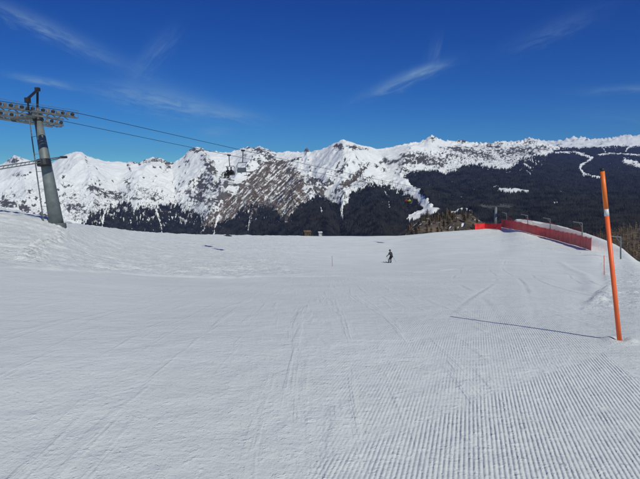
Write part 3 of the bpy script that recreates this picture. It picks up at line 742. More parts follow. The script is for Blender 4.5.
# ------------------------------------------------------------------ shoulder beyond the crest: snow knoll and brown larch slope
def shoulder():
    U = np.linspace(230, 1100, 420); Yd = np.geomspace(210, 900, 90)
    UU, YY = np.meshgrid(U, Yd)
    # row of the surface at each column, low behind the crest, humped at the knoll and on the right
    hid = np.interp(UU, [230, 300, 395, 420, 470, 500, 560, 600, 625, 640, 800, 1100], [242, 239, 240, 217, 215, 233, 240, 238, 232, 229, 214, 195])
    lowr = np.interp(UU, [230, 500, 560, 640, 1100], [262, 262, 262, 290, 320])
    s = np.log(YY / 210) / math.log(420 / 210)
    row = np.where(s < 1, lowr + (hid - lowr) * sm(s, 0, 1.0), hid)
    A, T = ct(UU, row); X = A * YY; Z = T * np.minimum(YY, 420) + (YY > 420) * -(YY - 420) * .45
    Z += fbm(X / 40, YY / 40, 4, .6) * 5
    n = fbm(X / 18, YY / 18, 4, .6)
    rk = sm(fbm(X / 8, YY / 12, 4, .65) + .3 * n, -.42, -.14) * .95; rk = np.where(UU > 560, .95, rk)
    o = grid_object('wooded_shoulder', X, YY, Z, MOUNT, {'rock': rk, 'forest': sm(n, .15, .3) * .7 * (UU < 560), 'brown': rk * 0 + .8})
    tag(o, 'brown wooded shoulder dropping away beyond the crest', None, None, 'structure')
    return X, YY, Z, UU
SX, SY, SZ, SU = shoulder()
def shoulder_pt(px, Y):
    c = int(np.argmin(abs(SU[0] - px))); r = int(np.argmin(abs(SY[:, 0] - Y)))
    return Vector((SX[r, c], SY[r, c], SZ[r, c]))

def larch_mesh(h, seed, dens=120):
    """twig triangles sloping out and up round a stem, bare brown crown"""
    rr = random.Random(seed); m = MB()
    lean = rr.uniform(-.06, .06)
    for i in range(dens):
        t = rr.random() ** .75; z = h * (.10 + .88 * t); L = h * .30 * (math.sin(math.pi * min(1, t * .72 + .28)) ** .9) * rr.uniform(.3, 1.15) + .12
        a = rr.uniform(0, 6.283); w = rr.uniform(.07, .17) * h / 9
        d = Vector((math.cos(a), math.sin(a), rr.uniform(-.25, .35))); sd = Vector((-math.sin(a), math.cos(a), rr.uniform(-.6, .6))) * w
        p = Vector((lean * z, 0, z))
        q = p + d * L
        m.add([p, p + d * L * .55 + sd, q, p + d * L * .5 - sd + Vector((0, 0, -w))], [(0, 1, 2, 3)])
    return m
def stem_mesh(h):
    return MB().tube([(0, 0, -.6), (0, 0, h * .5), (.05, 0, h)], [h * .022, h * .014, h * .004], 6)
protos = []
for k in range(5):
    h = [8.5, 7, 9.5, 6, 8][k]
    protos.append((larch_mesh(h, 50 + k, 260), stem_mesh(h), h))
lm = []
for k, (a, s_, h) in enumerate(protos):
    pa = bpy.data.meshes.new('crown'); pa.from_pydata(a.v, [], a.f); pa.materials.append([LARCH, LARCHD, LARCH, SPRUCE, SPRUCE][k])
    pb = bpy.data.meshes.new('trunk'); pb.from_pydata(s_.v, [], s_.f); pb.materials.append(BARK); lm.append((pa, pb, h))
kr = random.Random(11)
knoll = []; kinds = []
for i in range(125):
    px = kr.triangular(400, 492, 442); knoll.append((px, kr.uniform(300, 425))); kinds.append(kr.choice([0, 1, 2, 0, 2, 1, 4] if px < 470 else [3, 0, 1, 4]))
for (px, Y), k in zip(knoll, kinds):
    p = shoulder_pt(px, Y)
    ev = k >= 3
    t = empty('spruce_tree' if ev else 'larch_tree', p, 'small dark green spruce among brown larches on the knoll beyond the crest' if ev else 'bare brown larch on the knoll beyond the crest, left of the red net',
              'tree', 'dark spruces on the knoll' if ev else 'bare larches on the knoll', (0, 0, random.uniform(0, 6)))
    t.scale = (1, 1, 1)
    for nm, me in (('crown', lm[k][0]), ('trunk', lm[k][1])):
        o = bpy.data.objects.new(nm, me); COL.objects.link(o); o.parent = t
        s_ = .36 + .4 * ((px * 7.3) % 1); o.scale = (s_ * 1.15, s_ * 1.15, s_)
def larch_wood():
    V = []; T = []; n = 0; rr = random.Random(5)
    pm = []
    for k in range(4):
        m = larch_mesh([7, 9, 8, 6][k], 80 + k, 70); vs = np.array(m.v); fs = np.array(m.f); pm.append((vs, np.vstack([fs[:, [0, 1, 2]], fs[:, [0, 2, 3]]])))
    for i in range(2300):
        px = rr.uniform(555, 860); Y = rr.uniform(215, 430)
        p = shoulder_pt(px, Y); vs, fs = pm[i % 4]; s_ = rr.uniform(.35, .95)
        a = rr.uniform(0, 6.28); M = np.array([[math.cos(a), -math.sin(a), 0], [math.sin(a), math.cos(a), 0], [0, 0, 1]])
        V.append(vs @ M.T * s_ + np.array(p)[None]); T.append(fs + n); n += len(vs)
    o = tri_object('larch_wood', np.vstack(V), np.vstack(T), LARCH)
    tag(o, 'mass of bare brown larches on the slope at the right edge', 'wood', None, 'stuff')
larch_wood()
# hut and white cabin just above the crest
def hut(px, Y, w, d, h, wm, label, name, row):
    p = at(px, row, Y); g = shoulder_pt(px, Y).z
    t = empty(name, p, label, 'hut', None, (0, 0, .3))
    MB().box((0, 0, h / 2 - (p.z - g) / 2 - 1), (w, d, h + (p.z - g) + 2)).build('wall', wm, t)
    e = .5
    MB().add([(-w / 2 - e, -d / 2 - e, h), (w / 2 + e, -d / 2 - e, h), (w / 2 + e, d / 2 + e, h), (-w / 2 - e, d / 2 + e, h), (-w / 2 - e, 0, h + w * .28), (w / 2 + e, 0, h + w * .28)],
             [(0, 1, 5, 4), (2, 3, 4, 5), (0, 4, 3), (1, 2, 5), (0, 3, 2, 1)]).build('roof', ROOFSNOW if wm is PLASTER else WOOD, t)
    MB().box((0, -d / 2 - .03, h * .55), (w * .18, .06, h * .3)).build('window', DARK, t)
    MB().box((w * .3, -d / 2 - .03, h * .38), (w * .14, .06, h * .62)).build('door', DARK, t)
    return t
hut(307, 400, 5.4, 4.5, 3.0, WOOD, 'small tan wooden hut peeking over the snow crest left of centre', 'wooden_hut', 235.6)
hut(320, 410, 2.6, 3, 2.2, PLASTER, 'tiny white cabin peeking over the crest right of the tan hut', 'white_cabin', 235.0)

# ------------------------------------------------------------------ chairlift
G0 = Vector((-22.0, 44.0)); G1 = Vector((49.0, 128.0)); LD = (G1 - G0); LU = LD.normalized(); LP = Vector((-LU.y, LU.x))   # LP: left, away
GAUGE = 5.0
def zrow(row, px, Y): return at(px, row, Y).z
def make_line(off, pts):
    """pts: (px,row) sightings; returns function s->(x,y,z), s in metres from tower 1"""
    ss = []; zz = []
    for px, row in pts:
        a, t = ct(px, row); o = G0 + LP * off
        s = (a * o.y - o.x) / (LU.x - a * LU.y); Y = o.y + LU.y * s
        ss.append(s); zz.append(t * Y)
    co = np.polyfit(ss, zz, 2) if len(ss) > 2 else np.polyfit(ss, zz, 1)
    if co[0] < 0 and len(ss) > 2: co = np.polyfit(ss, zz, 1); co = np.concatenate([[0], co]) if len(co) == 2 else co
    def f(s):
        o = G0 + LP * off + LU * s
        if s < 1:
            m1 = float(np.polyval(np.polyder(co), 1)); mn = -.03 if off == 0 else -.06; d = s - 1
            z = float(np.polyval(co, 1)) + m1 * d + (mn - m1) * (d + 1.2 * (1 - math.exp(d / 1.2)))
        else: z = float(np.polyval(co, s))
        return Vector((o.x, o.y, z))
    return f, ss
line1, s1 = make_line(0, [(79, 113.5), (160, 131.5), (243, 150.5), (505, 204)])
line2, s2 = make_line(GAUGE, [(71, 122), (150, 139), (229, 156), (408, 190), (486, 204.5)])
STOP = LD.length
for f, nm, lb in ((line1, 'haul_rope', 'upper dark chairlift rope carrying the empty chair'), (line2, 'haul_rope', 'lower dark chairlift rope carrying the occupied chairs')):
    pts = [f(s) for s in np.linspace(-26, STOP + 30, 140)]
    base = pts[0]
    m = MB().tube([p - base for p in pts], 0.026, 6).build(nm, DARK, None, base)
    tag(m, lb, 'cable', 'ropes of the chairlift')

def sheave_train(parent, f, s0, s1_, base, n, wm, flip=1):
    a = f(s0) - base; b = f(s1_) - base; sag = f((s0 + s1_) / 2) - base - (a + b) / 2; a = a + sag * .35; b = b + sag * .35; d = (b - a).normalized(); L = (b - a).length
    side = Vector((LP.x, LP.y, 0)); up = Vector((0, 0, 1))
    M = Matrix((d, side, d.cross(side))).transposed()
    fr = MB()
    fr.box((a + b) / 2 - up * .42, (L, .12, .20), M); fr.box((a + b) / 2 - up * .74, (L * .8, .12, .14), M)
    for i in range(9): c = a + (b - a) * ((i + .9) / 10); fr.tube([c - up * .42, c + d * L * .05 - up * .74], .04, 5); fr.tube([c - up * .42, c - d * L * .05 - up * .74], .04, 5)
    nb = n // 2
    frm = fr.build('sheave_beam', GALVD, parent)
    for i in range(n):
        c = a + (b - a) * ((i + .5) / n) - up * .2
        MB().tube([c - side * .06, c + side * .06], .155, 12).build('sheave_wheel', RUBBER if i % 2 else wm, parent)
    # catwalk with rail beside the train
    cw = MB(); o = side * (-.55 * flip)
    cw.box((a + b) / 2 - up * .55 + o, (L, .34, .05), M)
    for i in range(9):
        q = a + (b - a) * (i / 8) + o * 1.25
        cw.tube([q - up * .55, q + up * .08], .016, 5)
        cw.tube([a + (b - a) * (i / 8) - up * .4, q - up * .56], .02, 5)
    for k in (.08, -.2):
        cw.tube([a + o * 1.25 + up * k, b + o * 1.25 + up * k], .018, 5)
    cw.build('catwalk', GALVD, parent)
    for i in range(nb):
        c = a + (b - a) * ((i + .5) / nb); k = (b - a) * (.34 / nb)
        MB().tube([c - k - up * .10, c - k * .4 - up * .40, c + k * .4 - up * .40, c + k - up * .10], .05, 6).build('sheave_lever', wm if i % 2 else GALVD, parent)

def tower_left():
    b0 = ground_pt(57, 221.3); base = at(57, 222, 43.5); base = Vector((base.x, base.y, gz(base.x, base.y) - .1))
    head = at(37.5, 117, 44.2)
    t = empty('chairlift_tower', base, 'tall leaning grey steel chairlift tower on the left snow slope', 'lift tower')
    h = head - base; ax = h.normalized()
    MB().tube([(0, 0, -.4), h * .5, h], [.62, .46, .31], 20).build('mast', GALV, t, smooth=True)
    MB().tube([-ax * .6, ax * .10], [.74, .74], 20).build('foundation_flange', GALVD, t)
    # darker head section
    MB().tube([h * .965, h * 1.03], [.42, .42], 16).build('mast_head', DARK, t)
    side = Vector((LP.x, LP.y, 0)); ln = Vector((LU.x, LU.y, 0)); up = Vector((0, 0, 1))
    c1 = line1(-3.3) - base; c2 = line2(-3.3) - base
    mid = (c1 + c2) / 2
    ca = MB(); ca.tube([c1 - up * .62, h + (mid - h) * .2 - up * .1, c2 - up * .62], [.14, .22, .14], 10)
    ca.build('crossarm', GALVD, t)
    sheave_train(t, line1, -9.5, .15, base, 24, SHEAVE, 1)
    sheave_train(t, line2, -9.0, 1.2, base, 24, SHEAVE, -1)
    # lifting frame on top
    fr = MB()
    j0 = at(37.5, 90, 44.2) - base; j1 = at(27.5, 99, 40.5) - base
    fr.tube([h, j0], .10, 8)
    fr.tube([j0 + (j0 - j1) * .06, j1], .11, 8); fr.tube([j1, j1 - up * 1.1 + (h - j1) * .1], .07, 6)
    fr.build('lifting_frame', DARK, t)
    MB().box(j0 + up * .05, (.34, .34, .3)).build('pulley_block', RUBBER, t)
    MB().box(j1 - up * .1, (.34, .34, .38)).build('pulley_block', RUBBER, t)
    # ladder on the uphill face
    ld = MB(); o0 = Vector((-.98, -.35, 0)); o1 = Vector((-.60, -.3, 0)); wv = Vector((.12, -.30, 0))
    A = o0 + ax * .2; Bp = o1 + h * .97
    for s_ in (-1, 1): ld.tube([A + wv * s_ * .6, Bp + wv * s_ * .6], .028, 5)
    n = 30
    for i in range(n):
        p = A + (Bp - A) * (i / n); ld.tube([p - wv * .6, p + wv * .6], .018, 5)
        if i % 5 == 0: ld.tube([p, p + (h * (i / n) - p) * .6], .02, 5)
    ld.build('ladder', GALVD, t)
    # service boom across the mast
    e1 = at(63, 157.5, 44.6) - base; m0 = at(44, 163, 43.1) - base; e0 = at(-30, 174, 38.6) - base
    bm = MB()
    for dz in (0, .22):
        bm.tube([e0 + up * dz, m0 + up * dz + Vector((0, -.55, 0)), e1 + up * dz * .3], .045, 6)
    for i in range(16):
        p = e0 + (m0 + Vector((0, -.55, 0)) - e0) * (i / 16); bm.tube([p, p + (m0 - e0) * .03 + up * .22], .02, 4)
    bm.build('service_boom', GALVD, t)
    MB().tube([m0 - ax * .22, m0 + ax * .3], .58, 16).build('clamp_ring', DARK, t)
    MB().tube([e1 - ln * .25, e1 + ln * .35 + up * .05], .11, 8).build('boom_end', DARK, t)
tower_left()

def tower_far():
    c = (line1(STOP) + line2(STOP)) / 2; g = gz(c.x, c.y)
    base = Vector((c.x, c.y, min(g, c.z - 6) - .3))
    t = empty('chairlift_tower', base, 'distant grey T shaped chairlift tower standing behind the crest beside the red net', 'lift tower')
    h = c - base - Vector((0, 0, .7))
    MB().tube([(0, 0, -1), h], [.42, .34], 14).build('mast', GALV, t, smooth=True)
    up = Vector((0, 0, 1)); a = line1(STOP) - base - up * .6; b = line2(STOP) - base - up * .6
    MB().tube([a, b], .2, 8).build('crossarm', GALVD, t)
    sheave_train(t, line1, STOP - 4, STOP + 4, base, 8, GALVD, 1)
    sheave_train(t, line2, STOP - 4, STOP + 4, base, 8, GALVD, -1)
tower_far()

def chair(f, s, face, label):
    """two-seat chair: face=+1 rides along the line away, -1 towards the camera"""
    p = f(s); ang = math.atan2(LU.y, LU.x) - math.pi / 2 + (0 if face > 0 else math.pi)
    t = empty('lift_chair', p, label, 'chairlift chair', 'chairs hanging on the ropes', (0, 0, ang))
    MB().box((0, 0, -.02), (.16, .46, .20)).build('grip', DARK, t)
    MB().tube([(0, 0, -.1), (0.02, -.05, -.9), (0, -.1, -1.45)], .055, 8).build('hanger', DARK, t)
    fr = MB(); w = .8
    fr.tube([(-w, -.1, -1.45), (w, -.1, -1.45)], .045, 8)
    for x in (-w, w):
        fr.tube([(x, -.1, -1.45), (x, -.32, -1.75), (x, -.34, -2.35), (x, -.22, -2.62), (x, .28, -2.62)], .035, 8)
    fr.build('frame', GALVD, t)
    MB().box((0, .04, -2.58), (1.52, .5, .08)).build('seat', SEATG, t)
    Mx = Matrix.Rotation(R(-10), 3, 'X')
    MB().box((0, -.27, -2.30), (1.52, .06, .48), Mx).build('backrest', SEATG, t)
    br = MB()
    br.tube([(-w, -.3, -1.95), (-w + .04, .42, -2.22), (w - .04, .42, -2.22), (w, -.3, -1.95)], .022, 6)
    br.tube([(0, .42, -2.22), (0, .50, -2.95)], .02, 6); br.tube([(-.5, .55, -2.98), (.5, .55, -2.98)], .03, 6)
    br.build('safety_bar', DARK, t)
    return t, p, ang

# people -------------------------------------------------------------
def skin_body(name, J, E, mats, root, loc, rz, parent=None):
    """J: name->(pos, radius); E: edges. one continuous skinned surface"""
    keys = list(J); me = bpy.data.meshes.new(name)
    me.from_pydata([J[k][0] for k in keys], [(keys.index(a), keys.index(b)) for a, b in E], [])
    o = bpy.data.objects.new(name, me); COL.objects.link(o); o.location = loc; o.rotation_euler = (0, 0, rz)
    md = o.modifiers.new('skin', 'SKIN'); md.use_smooth_shade = True
    sv = me.skin_vertices[0].data if me.skin_vertices else None
    if sv is None:
        bm = bmesh.new(); bm.from_mesh(me); bm.verts.layers.skin.verify(); bm.to_mesh(me); bm.free(); sv = me.skin_vertices[0].data
    for i, k in enumerate(keys):
        r = J[k][1]; r = r if isinstance(r, tuple) else (r, r); sv[i].radius = r; sv[i].use_root = (k == root)
    sb = o.modifiers.new('sub', 'SUBSURF'); sb.levels = 1; sb.render_levels = 2
    for m_ in mats: me.materials.append(m_)
    if parent: o.parent = parent; o.location = (0, 0, 0); o.rotation_euler = (0, 0, 0)
    return o
def ball(name, c, r, m, parent, sx=1, sy=1, sz=1, cut=None):
    bm = bmesh.new(); bmesh.ops.create_uvsphere(bm, u_segments=16, v_segments=10, radius=r)
    for v in bm.verts: v.co = Vector((v.co.x * sx, v.co.y * sy, v.co.z * sz)) + Vector(c)
    me = bpy.data.meshes.new(name); bm.to_mesh(me); bm.free(); me.materials.append(m)
    for p in me.polygons: p.use_smooth = True
    o = bpy.data.objects.new(name, me); COL.objects.link(o); o.parent = parent; return o
def hand(m, wrist, d, s=.5):
    """mitten-free hand: palm with four fingers and a thumb, loosely curled"""
    d = Vector(d).normalized(); sd = d.orthogonal().normalized(); nn = d.cross(sd); w = Vector(wrist)
    m.tube([w, w + d * .09], [.030, .040], 6)
    for i, L in enumerate((.065, .075, .07, .055)):
        q = w + d * .085 + sd * (-.03 + .02 * i); m.tube([q, q + d * L * .6, q + d * L * .8 + nn * L * .5], [.011, .010, .008], 5)
    q = w + d * .03 + sd * .035; m.tube([q, q + sd * .03 + d * .03, q + sd * .03 + d * .06 + nn * .02], [.013, .011, .009], 5)
    return m
def head_parts(t, c, face, helm):
    c = Vector(c); face = Vector(face).normalized()
    sd = face.cross(Vector((0, 0, 1))).normalized()
    ball('face', c + face * .015, .095, SKIN, t, 1, 1, 1.15)
    MB().tube([c + face * .10 + Vector((0, 0, .0)), c + face * .125 - Vector((0, 0, .03))], [.010, .016], 6).build('nose', SKIN, t)
    MB().tube([c + face * .100 + sd * .03 - Vector((0, 0, .065)), c + face * .100 - sd * .03 - Vector((0, 0, .065))], .008, 5).build('mouth', REDJ, t)
    ball('helmet', c + Vector((0, 0, .045)) - face * .015, .125, helm, t, 1, 1.08, .95)
    MB().tube([c + face * .095 + sd * .075 + Vector((0, 0, .02)), c + face * .125 + Vector((0, 0, .02)), c + face * .095 - sd * .075 + Vector((0, 0, .02))], .032, 8).build('goggles', RUBBER, t)

def seated(px_off, t0, p, ang, jm, tm, label, helm):
    o = empty('person', p, label, 'person', None, (0, 0, ang)); x = px_off; z = -2.5
    J = {'pel': ((x, -.05, z + .10), (.15, .13)), 'bel': ((x, -.07, z + .28), (.16, .13)), 'che': ((x, -.06, z + .48), (.19, .14)), 'nek': ((x, -.03, z + .62), .07), 'hd': ((x, -.01, z + .74), .08)}
    E = [('pel', 'bel'), ('bel', 'che'), ('che', 'nek'), ('nek', 'hd')]
    for s_ in (-1, 1):
        k = 'l' if s_ < 0 else 'r'
        J['sh' + k] = ((x + s_ * .19, -.05, z + .53), .08); J['el' + k] = ((x + s_ * .25, .10, z + .28), .062); J['wr' + k] = ((x + s_ * .16, .34, z + .30), .045)
        E += [('che', 'sh' + k), ('sh' + k, 'el' + k), ('el' + k, 'wr' + k)]
    skin_body('jacket', J, E, [jm], 'pel', p, ang, o)
    J = {'hp': ((x, -.05, z + .10), (.15, .13))}; E = []
    for s_ in (-1, 1):
        k = str(s_); J['h' + k] = ((x + s_ * .10, 0, z + .09), .11); J['k' + k] = ((x + s_ * .13, .42, z + .07), .085); J['a' + k] = ((x + s_ * .12, .46, z - .32), .065); J['t' + k] = ((x + s_ * .12, .62, z - .42), .06)
        J['f' + k] = ((x + s_ * .12, .46, z - .42), .07)
        E += [('hp', 'h' + k), ('h' + k, 'k' + k), ('k' + k, 'a' + k), ('a' + k, 'f' + k), ('f' + k, 't' + k)]
    skin_body('trousers', J, E, [tm], 'hp', p, ang, o)
    for s_ in (-1, 1): hand(MB(), (x + s_ * .16, .34, z + .30), (-s_ * .3, 1, -.1)).build('glove', RUBBER, o)
    head_parts(o, (x, .0, z + .80), (0, 1, 0), helm)
    for s_ in (-1, 1):
        sk = MB(); xx = x + s_ * .12
        sk.add([(xx - .04, -.35, z - .50), (xx + .04, -.35, z - .50), (xx + .045, 1.15, z - .50), (xx - .045, 1.15, z - .50), (xx, 1.32, z - .40),
                (xx - .04, -.35, z - .48), (xx + .04, -.35, z - .48), (xx + .045, 1.15, z - .48), (xx - .045, 1.15, z - .48), (xx, 1.31, z - .385)],
               [(3, 2, 1, 0), (5, 6, 7, 8), (0, 1, 6, 5), (1, 2, 7, 6), (3, 0, 5, 8), (2, 3, 4), (7, 9, 8), (2, 4, 9, 7), (4, 3, 8, 9)])
        so = sk.build('ski', DARK, None, p); so.rotation_euler = (0, 0, ang)
        tag(so, ('left' if s_ < 0 else 'right') + ' ski of the ' + label, 'ski')
    return o
sE = s1[2]; t1, p1, a1 = chair(line1, sE, 1, 'empty grey two-seat lift chair hanging on the upper rope')
sD = s2[2]; t2, p2, a2 = chair(line2, sD, -1, 'lift chair carrying dark-clothed riders, just left of the empty chair')
seated(-.36, t2, p2, a2, NAVY, TROUS, 'rider in navy jacket on the left of the near chair', HELM)
seated(.34, t2, p2, a2, NAVY, TROUS, 'rider in navy jacket on the right of the near chair', HELM)
sC = s2[3]; t3, p3, a3 = chair(line2, sC, -1, 'far lift chair before dark forest carrying yellow and red jackets')
seated(-.38, t3, p3, a3, YELLOW, TROUS, 'rider in bright yellow jacket seated on the far lift chair', HELM)
seated(.36, t3, p3, a3, REDJ, TROUS, 'rider in red jacket seated on the far lift chair', HELM)

# ------------------------------------------------------------------ skier on the piste
def skier():
    gx, gy = ground_pt(391, 262.8); g = gz(gx, gy); base = Vector((gx, gy, g))
    rz = R(38)   # heading left and away
    o = empty('person', base, 'skier in grey jacket and black trousers carving across the piste', 'person', None, (0, 0, rz))
    tilt = .10
    J = {'pel': ((-.02, -.05, .86), (.15, .13)), 'bel': ((-.03, .02, 1.02), (.16, .14)), 'che': ((-.04, .10, 1.24), (.20, .155)), 'nek': ((-.04, .15, 1.41), .07), 'hd': ((-.04, .17, 1.50), .075)}
    E = [('pel', 'bel'), ('bel', 'che'), ('che', 'nek'), ('nek', 'hd')]
    W = {}
    for s_ in (-1, 1):
        k = str(s_)
        J['sh' + k] = ((-.04 + s_ * .21, .10, 1.31), .085); J['el' + k] = ((-.04 + s_ * .36, .12, 1.05), .065)
        W[s_] = Vector((-.04 + s_ * .50, .22, .88)); J['wr' + k] = (tuple(W[s_]), .048)
        E += [('che', 'sh' + k), ('sh' + k, 'el' + k), ('el' + k, 'wr' + k)]
    skin_body('jacket', J, E, [JACKET], 'pel', base, rz, o)
    J = {'hp': ((-.02, -.05, .86), (.15, .13))}; E = []
    for s_ in (-1, 1):
        k = str(s_); ox = -.26
        J['h' + k] = ((s_ * .11 - .02, -.03, .80), .12); J['k' + k] = ((s_ * .16 - .10, .12, .47), .09); J['a' + k] = ((s_ * .19 + ox, -.06, .16), .075)
        J['f' + k] = ((s_ * .19 + ox, -.06, .09), .075); J['t' + k] = ((s_ * .19 + ox, .13, .08), .06)
        E += [('hp', 'h' + k), ('h' + k, 'k' + k), ('k' + k, 'a' + k), ('a' + k, 'f' + k), ('f' + k, 't' + k)]
    skin_body('trousers', J, E, [TROUS], 'hp', base, rz, o)
    for s_ in (-1, 1): hand(MB(), W[s_], (0, .5, -.6)).build('glove', RUBBER, o)
    head_parts(o, (-.04, .19, 1.57), (0, 1, -.1), HELM)
    for s_ in (-1, 1):
        sk = MB(); xx = s_ * .19 - .26
        sk.add([(xx - .045, -.8, .0), (xx + .045, -.8, .0), (xx + .05, .75, .0), (xx - .05, .75, .0), (xx, .95, .10),
                (xx - .045, -.8, .03), (xx + .045, -.8, .03), (xx + .05, .75, .03), (xx - .05, .75, .03), (xx, .94, .13)],
               [(3, 2, 1, 0), (5, 6, 7, 8), (0, 1, 6, 5), (1, 2, 7, 6), (3, 0, 5, 8), (2, 3, 4), (7, 9, 8), (2, 4, 9, 7), (4, 3, 8, 9)])
        so = sk.build('ski', DARK, None, base); so.rotation_euler = (0, 0, rz)
        tag(so, ('outer' if s_ > 0 else 'inner') + ' black ski under the lone skier on the piste', 'ski')
        pl = MB(); h0 = W[s_] + Vector((0, .05, .06)); e = Vector((h0.x + s_ * .22, h0.y - .55, .02))
        pl.tube([h0 + (h0 - e) * .08, e], [.014, .008], 6); pl.tube([e + (h0 - e) * .07, e + (h0 - e) * .08], .05, 8)
        po = pl.build('ski_pole', DARK, None, base); po.rotation_euler = (0, 0, rz)
        tag(po, ('right' if s_ > 0 else 'left') + '-hand pole held by the lone skier on the piste', 'ski pole')
skier()

# ------------------------------------------------------------------ piste markers
def marker(px, row, top, r, label, name='piste_marker', main=False, Y=None):
    if Y is None: x, y = ground_pt(px, row)
    else: q = at(px, row, Y); x, y = q.x, q.y
    z = gz(x, y); base = Vector((x, y, z)); tp = at(top[0], top[1], y) - base
    t = empty(name, base, label, 'marker pole', None)
    if main:
        L = tp.length; d = tp.normalized()
        MB().tube([-d * .3, d * L * .735], [r * 1.05, r], 20).build('lower_shaft', ORANGE, t, smooth=True)
        MB().tube([d * L * .735, d * L * .775], [r * 1.03, r * 1.03], 20).build('reflective_band', WHITE, t, smooth=True)
        MB().tube([d * L * .775, d * L * .985], [r, r], 20).build('upper_shaft', AMBER, t, smooth=True)
        MB().tube([d * L * .985, d * L], [r * 1.04, r * 1.0], 20).build('end_cap', DARK, t, smooth=True)
        MB().tube([-d * .05, d * .035], [r * 1.5, r * 1.15], 14).build('base_collar', ORANGE, t)
    else:
        MB().tube([(0, 0, -.2), tp], [r, r * .8], 8).build('shaft', REDP, t)
        MB().tube([tp * .86, tp], [r * 1.2, r * 1.2], 8).build('tip', ORANGE, t)
    return t
marker(620, 340.5, (602, 168.5), .026, 'tall bright orange marker pole leaning in the right foreground', main=True)
marker(604.5, 276, (604, 255.5), .022, 'thin red marker pole behind the tall orange pole')
marker(332.5, 266.5, (332, 256), .02, 'thin faint red marker pole on the snow left of the skier')

# ------------------------------------------------------------------ nets and gallows posts
def net(name, pts, label, matn, posts=True, sagtop=.0, postm=None, cat='safety net', spacing=3.1, lift=0.05):
    """pts: (x, y, height) along the base line"""
    P_ = [Vector((x, y, gz(x, y) + lift)) for x, y, h in pts]; Hh = [h for *_, h in pts]
    base = P_[0]
    t = empty(name, base, label, cat)
    # resample
    L = [0]
    for i in range(1, len(P_)): L.append(L[-1] + (P_[i] - P_[i - 1]).length)
    n = max(2, int(L[-1] / spacing)); S = np.linspace(0, L[-1], n + 1)
    q = [Vector([float(np.interp(s, L, [p[k] for p in P_])) for k in range(3)]) for s in S]
    for p in q: p.z = gz(p.x, p.y) + lift
    hh = [float(np.interp(s, L, Hh)) for s in S]
    rr = random.Random(3)
    tops = [p + Vector((rr.uniform(-.07, .07), rr.uniform(-.07, .07), h * rr.uniform(.95, 1.04))) for p, h in zip(q, hh)]
    for i in range(n):
        K = 5; vs = []; fs = []; uv = []
        dirn = (q[i + 1] - q[i]); nrm = Vector((-dirn.y, dirn.x, 0)).normalized(); bulge = rr.uniform(-.12, .12)
        for a in range(K + 1):
            for b_ in range(4):
                s = a / K; v = b_ / 3
                p = q[i].lerp(q[i + 1], s); tp = tops[i].lerp(tops[i + 1], s); tp = tp - Vector((0, 0, .10 * math.sin(math.pi * s)))
                w = p.lerp(tp, v) + nrm * bulge * math.sin(math.pi * s) * math.sin(math.pi * (v * .8 + .1))
                vs.append(w - base); uv.append((S[i] + s * (S[i + 1] - S[i]), v * hh[i]))
        for a in range(K):
            for b_ in range(3): k = a * 4 + b_; fs.append((k, k + 4, k + 5, k + 1))
        o = MB().add(vs, fs).build('net_panel', matn, t)
        ul = o.data.uv_layers.new(name='UVMap')
        for lp in o.data.loops: ul.data[lp.index].uv = uv[lp.vertex_index]
    if posts:
        for p, tp in zip(q, tops):
            d = tp - p
            MB().tube([p - base - d * .08, p - base + d * 1.06], .020, 6).build('post', postm or REDP, t)
    ropes = MB()
    ropes.tube([x - base for x in tops], .022, 5); ropes.build('top_rope', postm or REDP, t)
def gps(lst): return [(*ground_pt(px, row), h) for px, row, Y, h in lst]
def pxs(lst): return [(at(px, row, Y).x, Y, h) for px, row, Y, h in lst]
net('safety_net', gps([(591, 251, 64, 1.95), (575, 246, 73, 1.95), (560, 241.5, 84, 1.95), (545, 237.5, 96, 1.95), (530, 234, 106, 2.0), (515, 230.5, 115, 2.0), (501, 227.5, 121, 2.1)]),
    'long red safety net running along the right edge of the piste', NETRED)
net('safety_net', pxs([(501, 228, 123, 1.7), (492, 228.6, 127, 1.4), (484, 229.2, 129, 1.5), (475, 230, 128, 1.6)]),
    'short red net at the crest, left of the long net and by the distant tower', NETRED)
def gallows(px, row_base, row_top, arm_px, Y, label):
    g = at(px, row_base, Y); x, y = g.x, g.y; z = min(g.z, gz(x, y)); base = Vector((x, y, z - .2))
    t = empty('gallows_post', base, label, 'post', 'gallows posts behind the net')
    top = at(px - .4, row_top, Y) - base; arm = at(arm_px, row_top - 1.2, Y - 1.5) - base
    MB().tube([(0, 0, -.3), top], [.10, .085], 8).build('upright', GALV, t)
    MB().tube([top - Vector((0, 0, .02)), arm], [.085, .06], 8).build('arm', GALV, t)
    MB().tube([top - Vector((0, 0, .75)), top.lerp(arm, .38)], .035, 6).build('brace', GALV, t)
    return base + top, base + arm, base
GP = []
for a in [(507, 222, 213.5, 502, 126, 'farthest gallows-shaped steel post, beside the distant lift tower'),
          (528, 227, 215.5, 521, 114, 'second farthest gallows-shaped steel post behind the red net'),
          (550.5, 232, 219, 543, 104, 'middle gallows-shaped steel post behind the red net'),
          (582.5, 236.5, 223, 573, 88, 'gallows-shaped steel post above the near end of the red net'),
          (621, 259.5, 237, 607, 62, 'nearest gallows-shaped steel post, right of the tall orange pole')]:
    GP.append(gallows(*a))
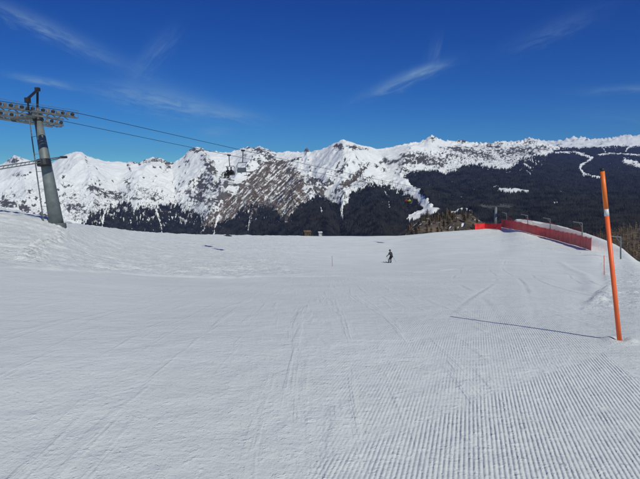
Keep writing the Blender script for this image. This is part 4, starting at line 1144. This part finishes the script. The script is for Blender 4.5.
# thin net hung between the gallows posts
def hung_net():
    base = GP[0][0].copy(); t = empty('hanging_net', base, 'thin brownish net hung between the gallows posts behind the red net', 'safety net')
    for i in range(3):
        a, b_ = GP[i], GP[i + 1]; vs = []; fs = []; uv = []; K = 10
        for k in range(K + 1):
            s = k / K
            tp = a[0].lerp(b_[0], s) - Vector((0, 0, .55 + 1.0 * math.sin(math.pi * s) + .1 * math.sin(k * 2.3))); bt = a[2].lerp(b_[2], s); bt.z = min(tp.z - .4, gz(bt.x, bt.y) + .3)
            for j in range(4):
                v = j / 3; vs.append(bt.lerp(tp, v) - base); uv.append((s * (a[0] - b_[0]).length, v * 3))
        for k in range(K):
            for j in range(3): q = k * 4 + j; fs.append((q, q + 4, q + 5, q + 1))
        o = MB().add(vs, fs).build('net_panel', NETTHIN, t); ul = o.data.uv_layers.new(name='UVMap')
        for lp in o.data.loops: ul.data[lp.index].uv = uv[lp.vertex_index]
        MB().tube([Vector(vs[k * 4 + 3]) for k in range(K + 1)], .02, 5).build('top_rope', REDP, t)
hung_net()

# low dark hump near the crest, modelled for an unidentified dark mark
def hump():
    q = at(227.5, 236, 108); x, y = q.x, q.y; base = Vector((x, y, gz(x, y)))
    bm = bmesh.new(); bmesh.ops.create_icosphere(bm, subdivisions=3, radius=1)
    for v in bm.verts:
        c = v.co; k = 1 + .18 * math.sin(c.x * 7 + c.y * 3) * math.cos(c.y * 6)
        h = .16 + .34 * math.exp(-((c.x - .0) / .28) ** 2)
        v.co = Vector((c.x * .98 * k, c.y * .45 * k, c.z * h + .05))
    me = bpy.data.meshes.new('dark_hump'); bm.to_mesh(me); bm.free(); me.materials.append(HUMP)
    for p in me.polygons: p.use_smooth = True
    o = bpy.data.objects.new('dark_hump', me); COL.objects.link(o); o.location = base; o.rotation_euler = (0, 0, .1)
    tag(o, 'low unidentified dark hump on the snow at the crest, left of centre', 'hump')
hump()

# ------------------------------------------------------------------ air
def haze():
    mb = MB().box((0, 12000, 700), (64000, 34000, 0.1)); mb = MB()
    mb.box((0, 9000, (-800 + 1900) / 2), (50000, 32000, 2700))
    m = bpy.data.materials.new('haze'); m.use_nodes = True; t = m.node_tree; t.nodes.clear(); b = NB(t)
    v = b.n('ShaderNodeVolumePrincipled', ins={'Color': (.26, .42, 1.0, 1), 'Density': HAZE, 'Anisotropy': .0})
    o_ = b.n('ShaderNodeOutputMaterial'); t.links.new(v.outputs[0], o_.inputs['Volume'])
    o = mb.build('haze', m); tag(o, 'thin blue mountain air', None, None, 'stuff')
HAZE = 2.2e-5
haze()
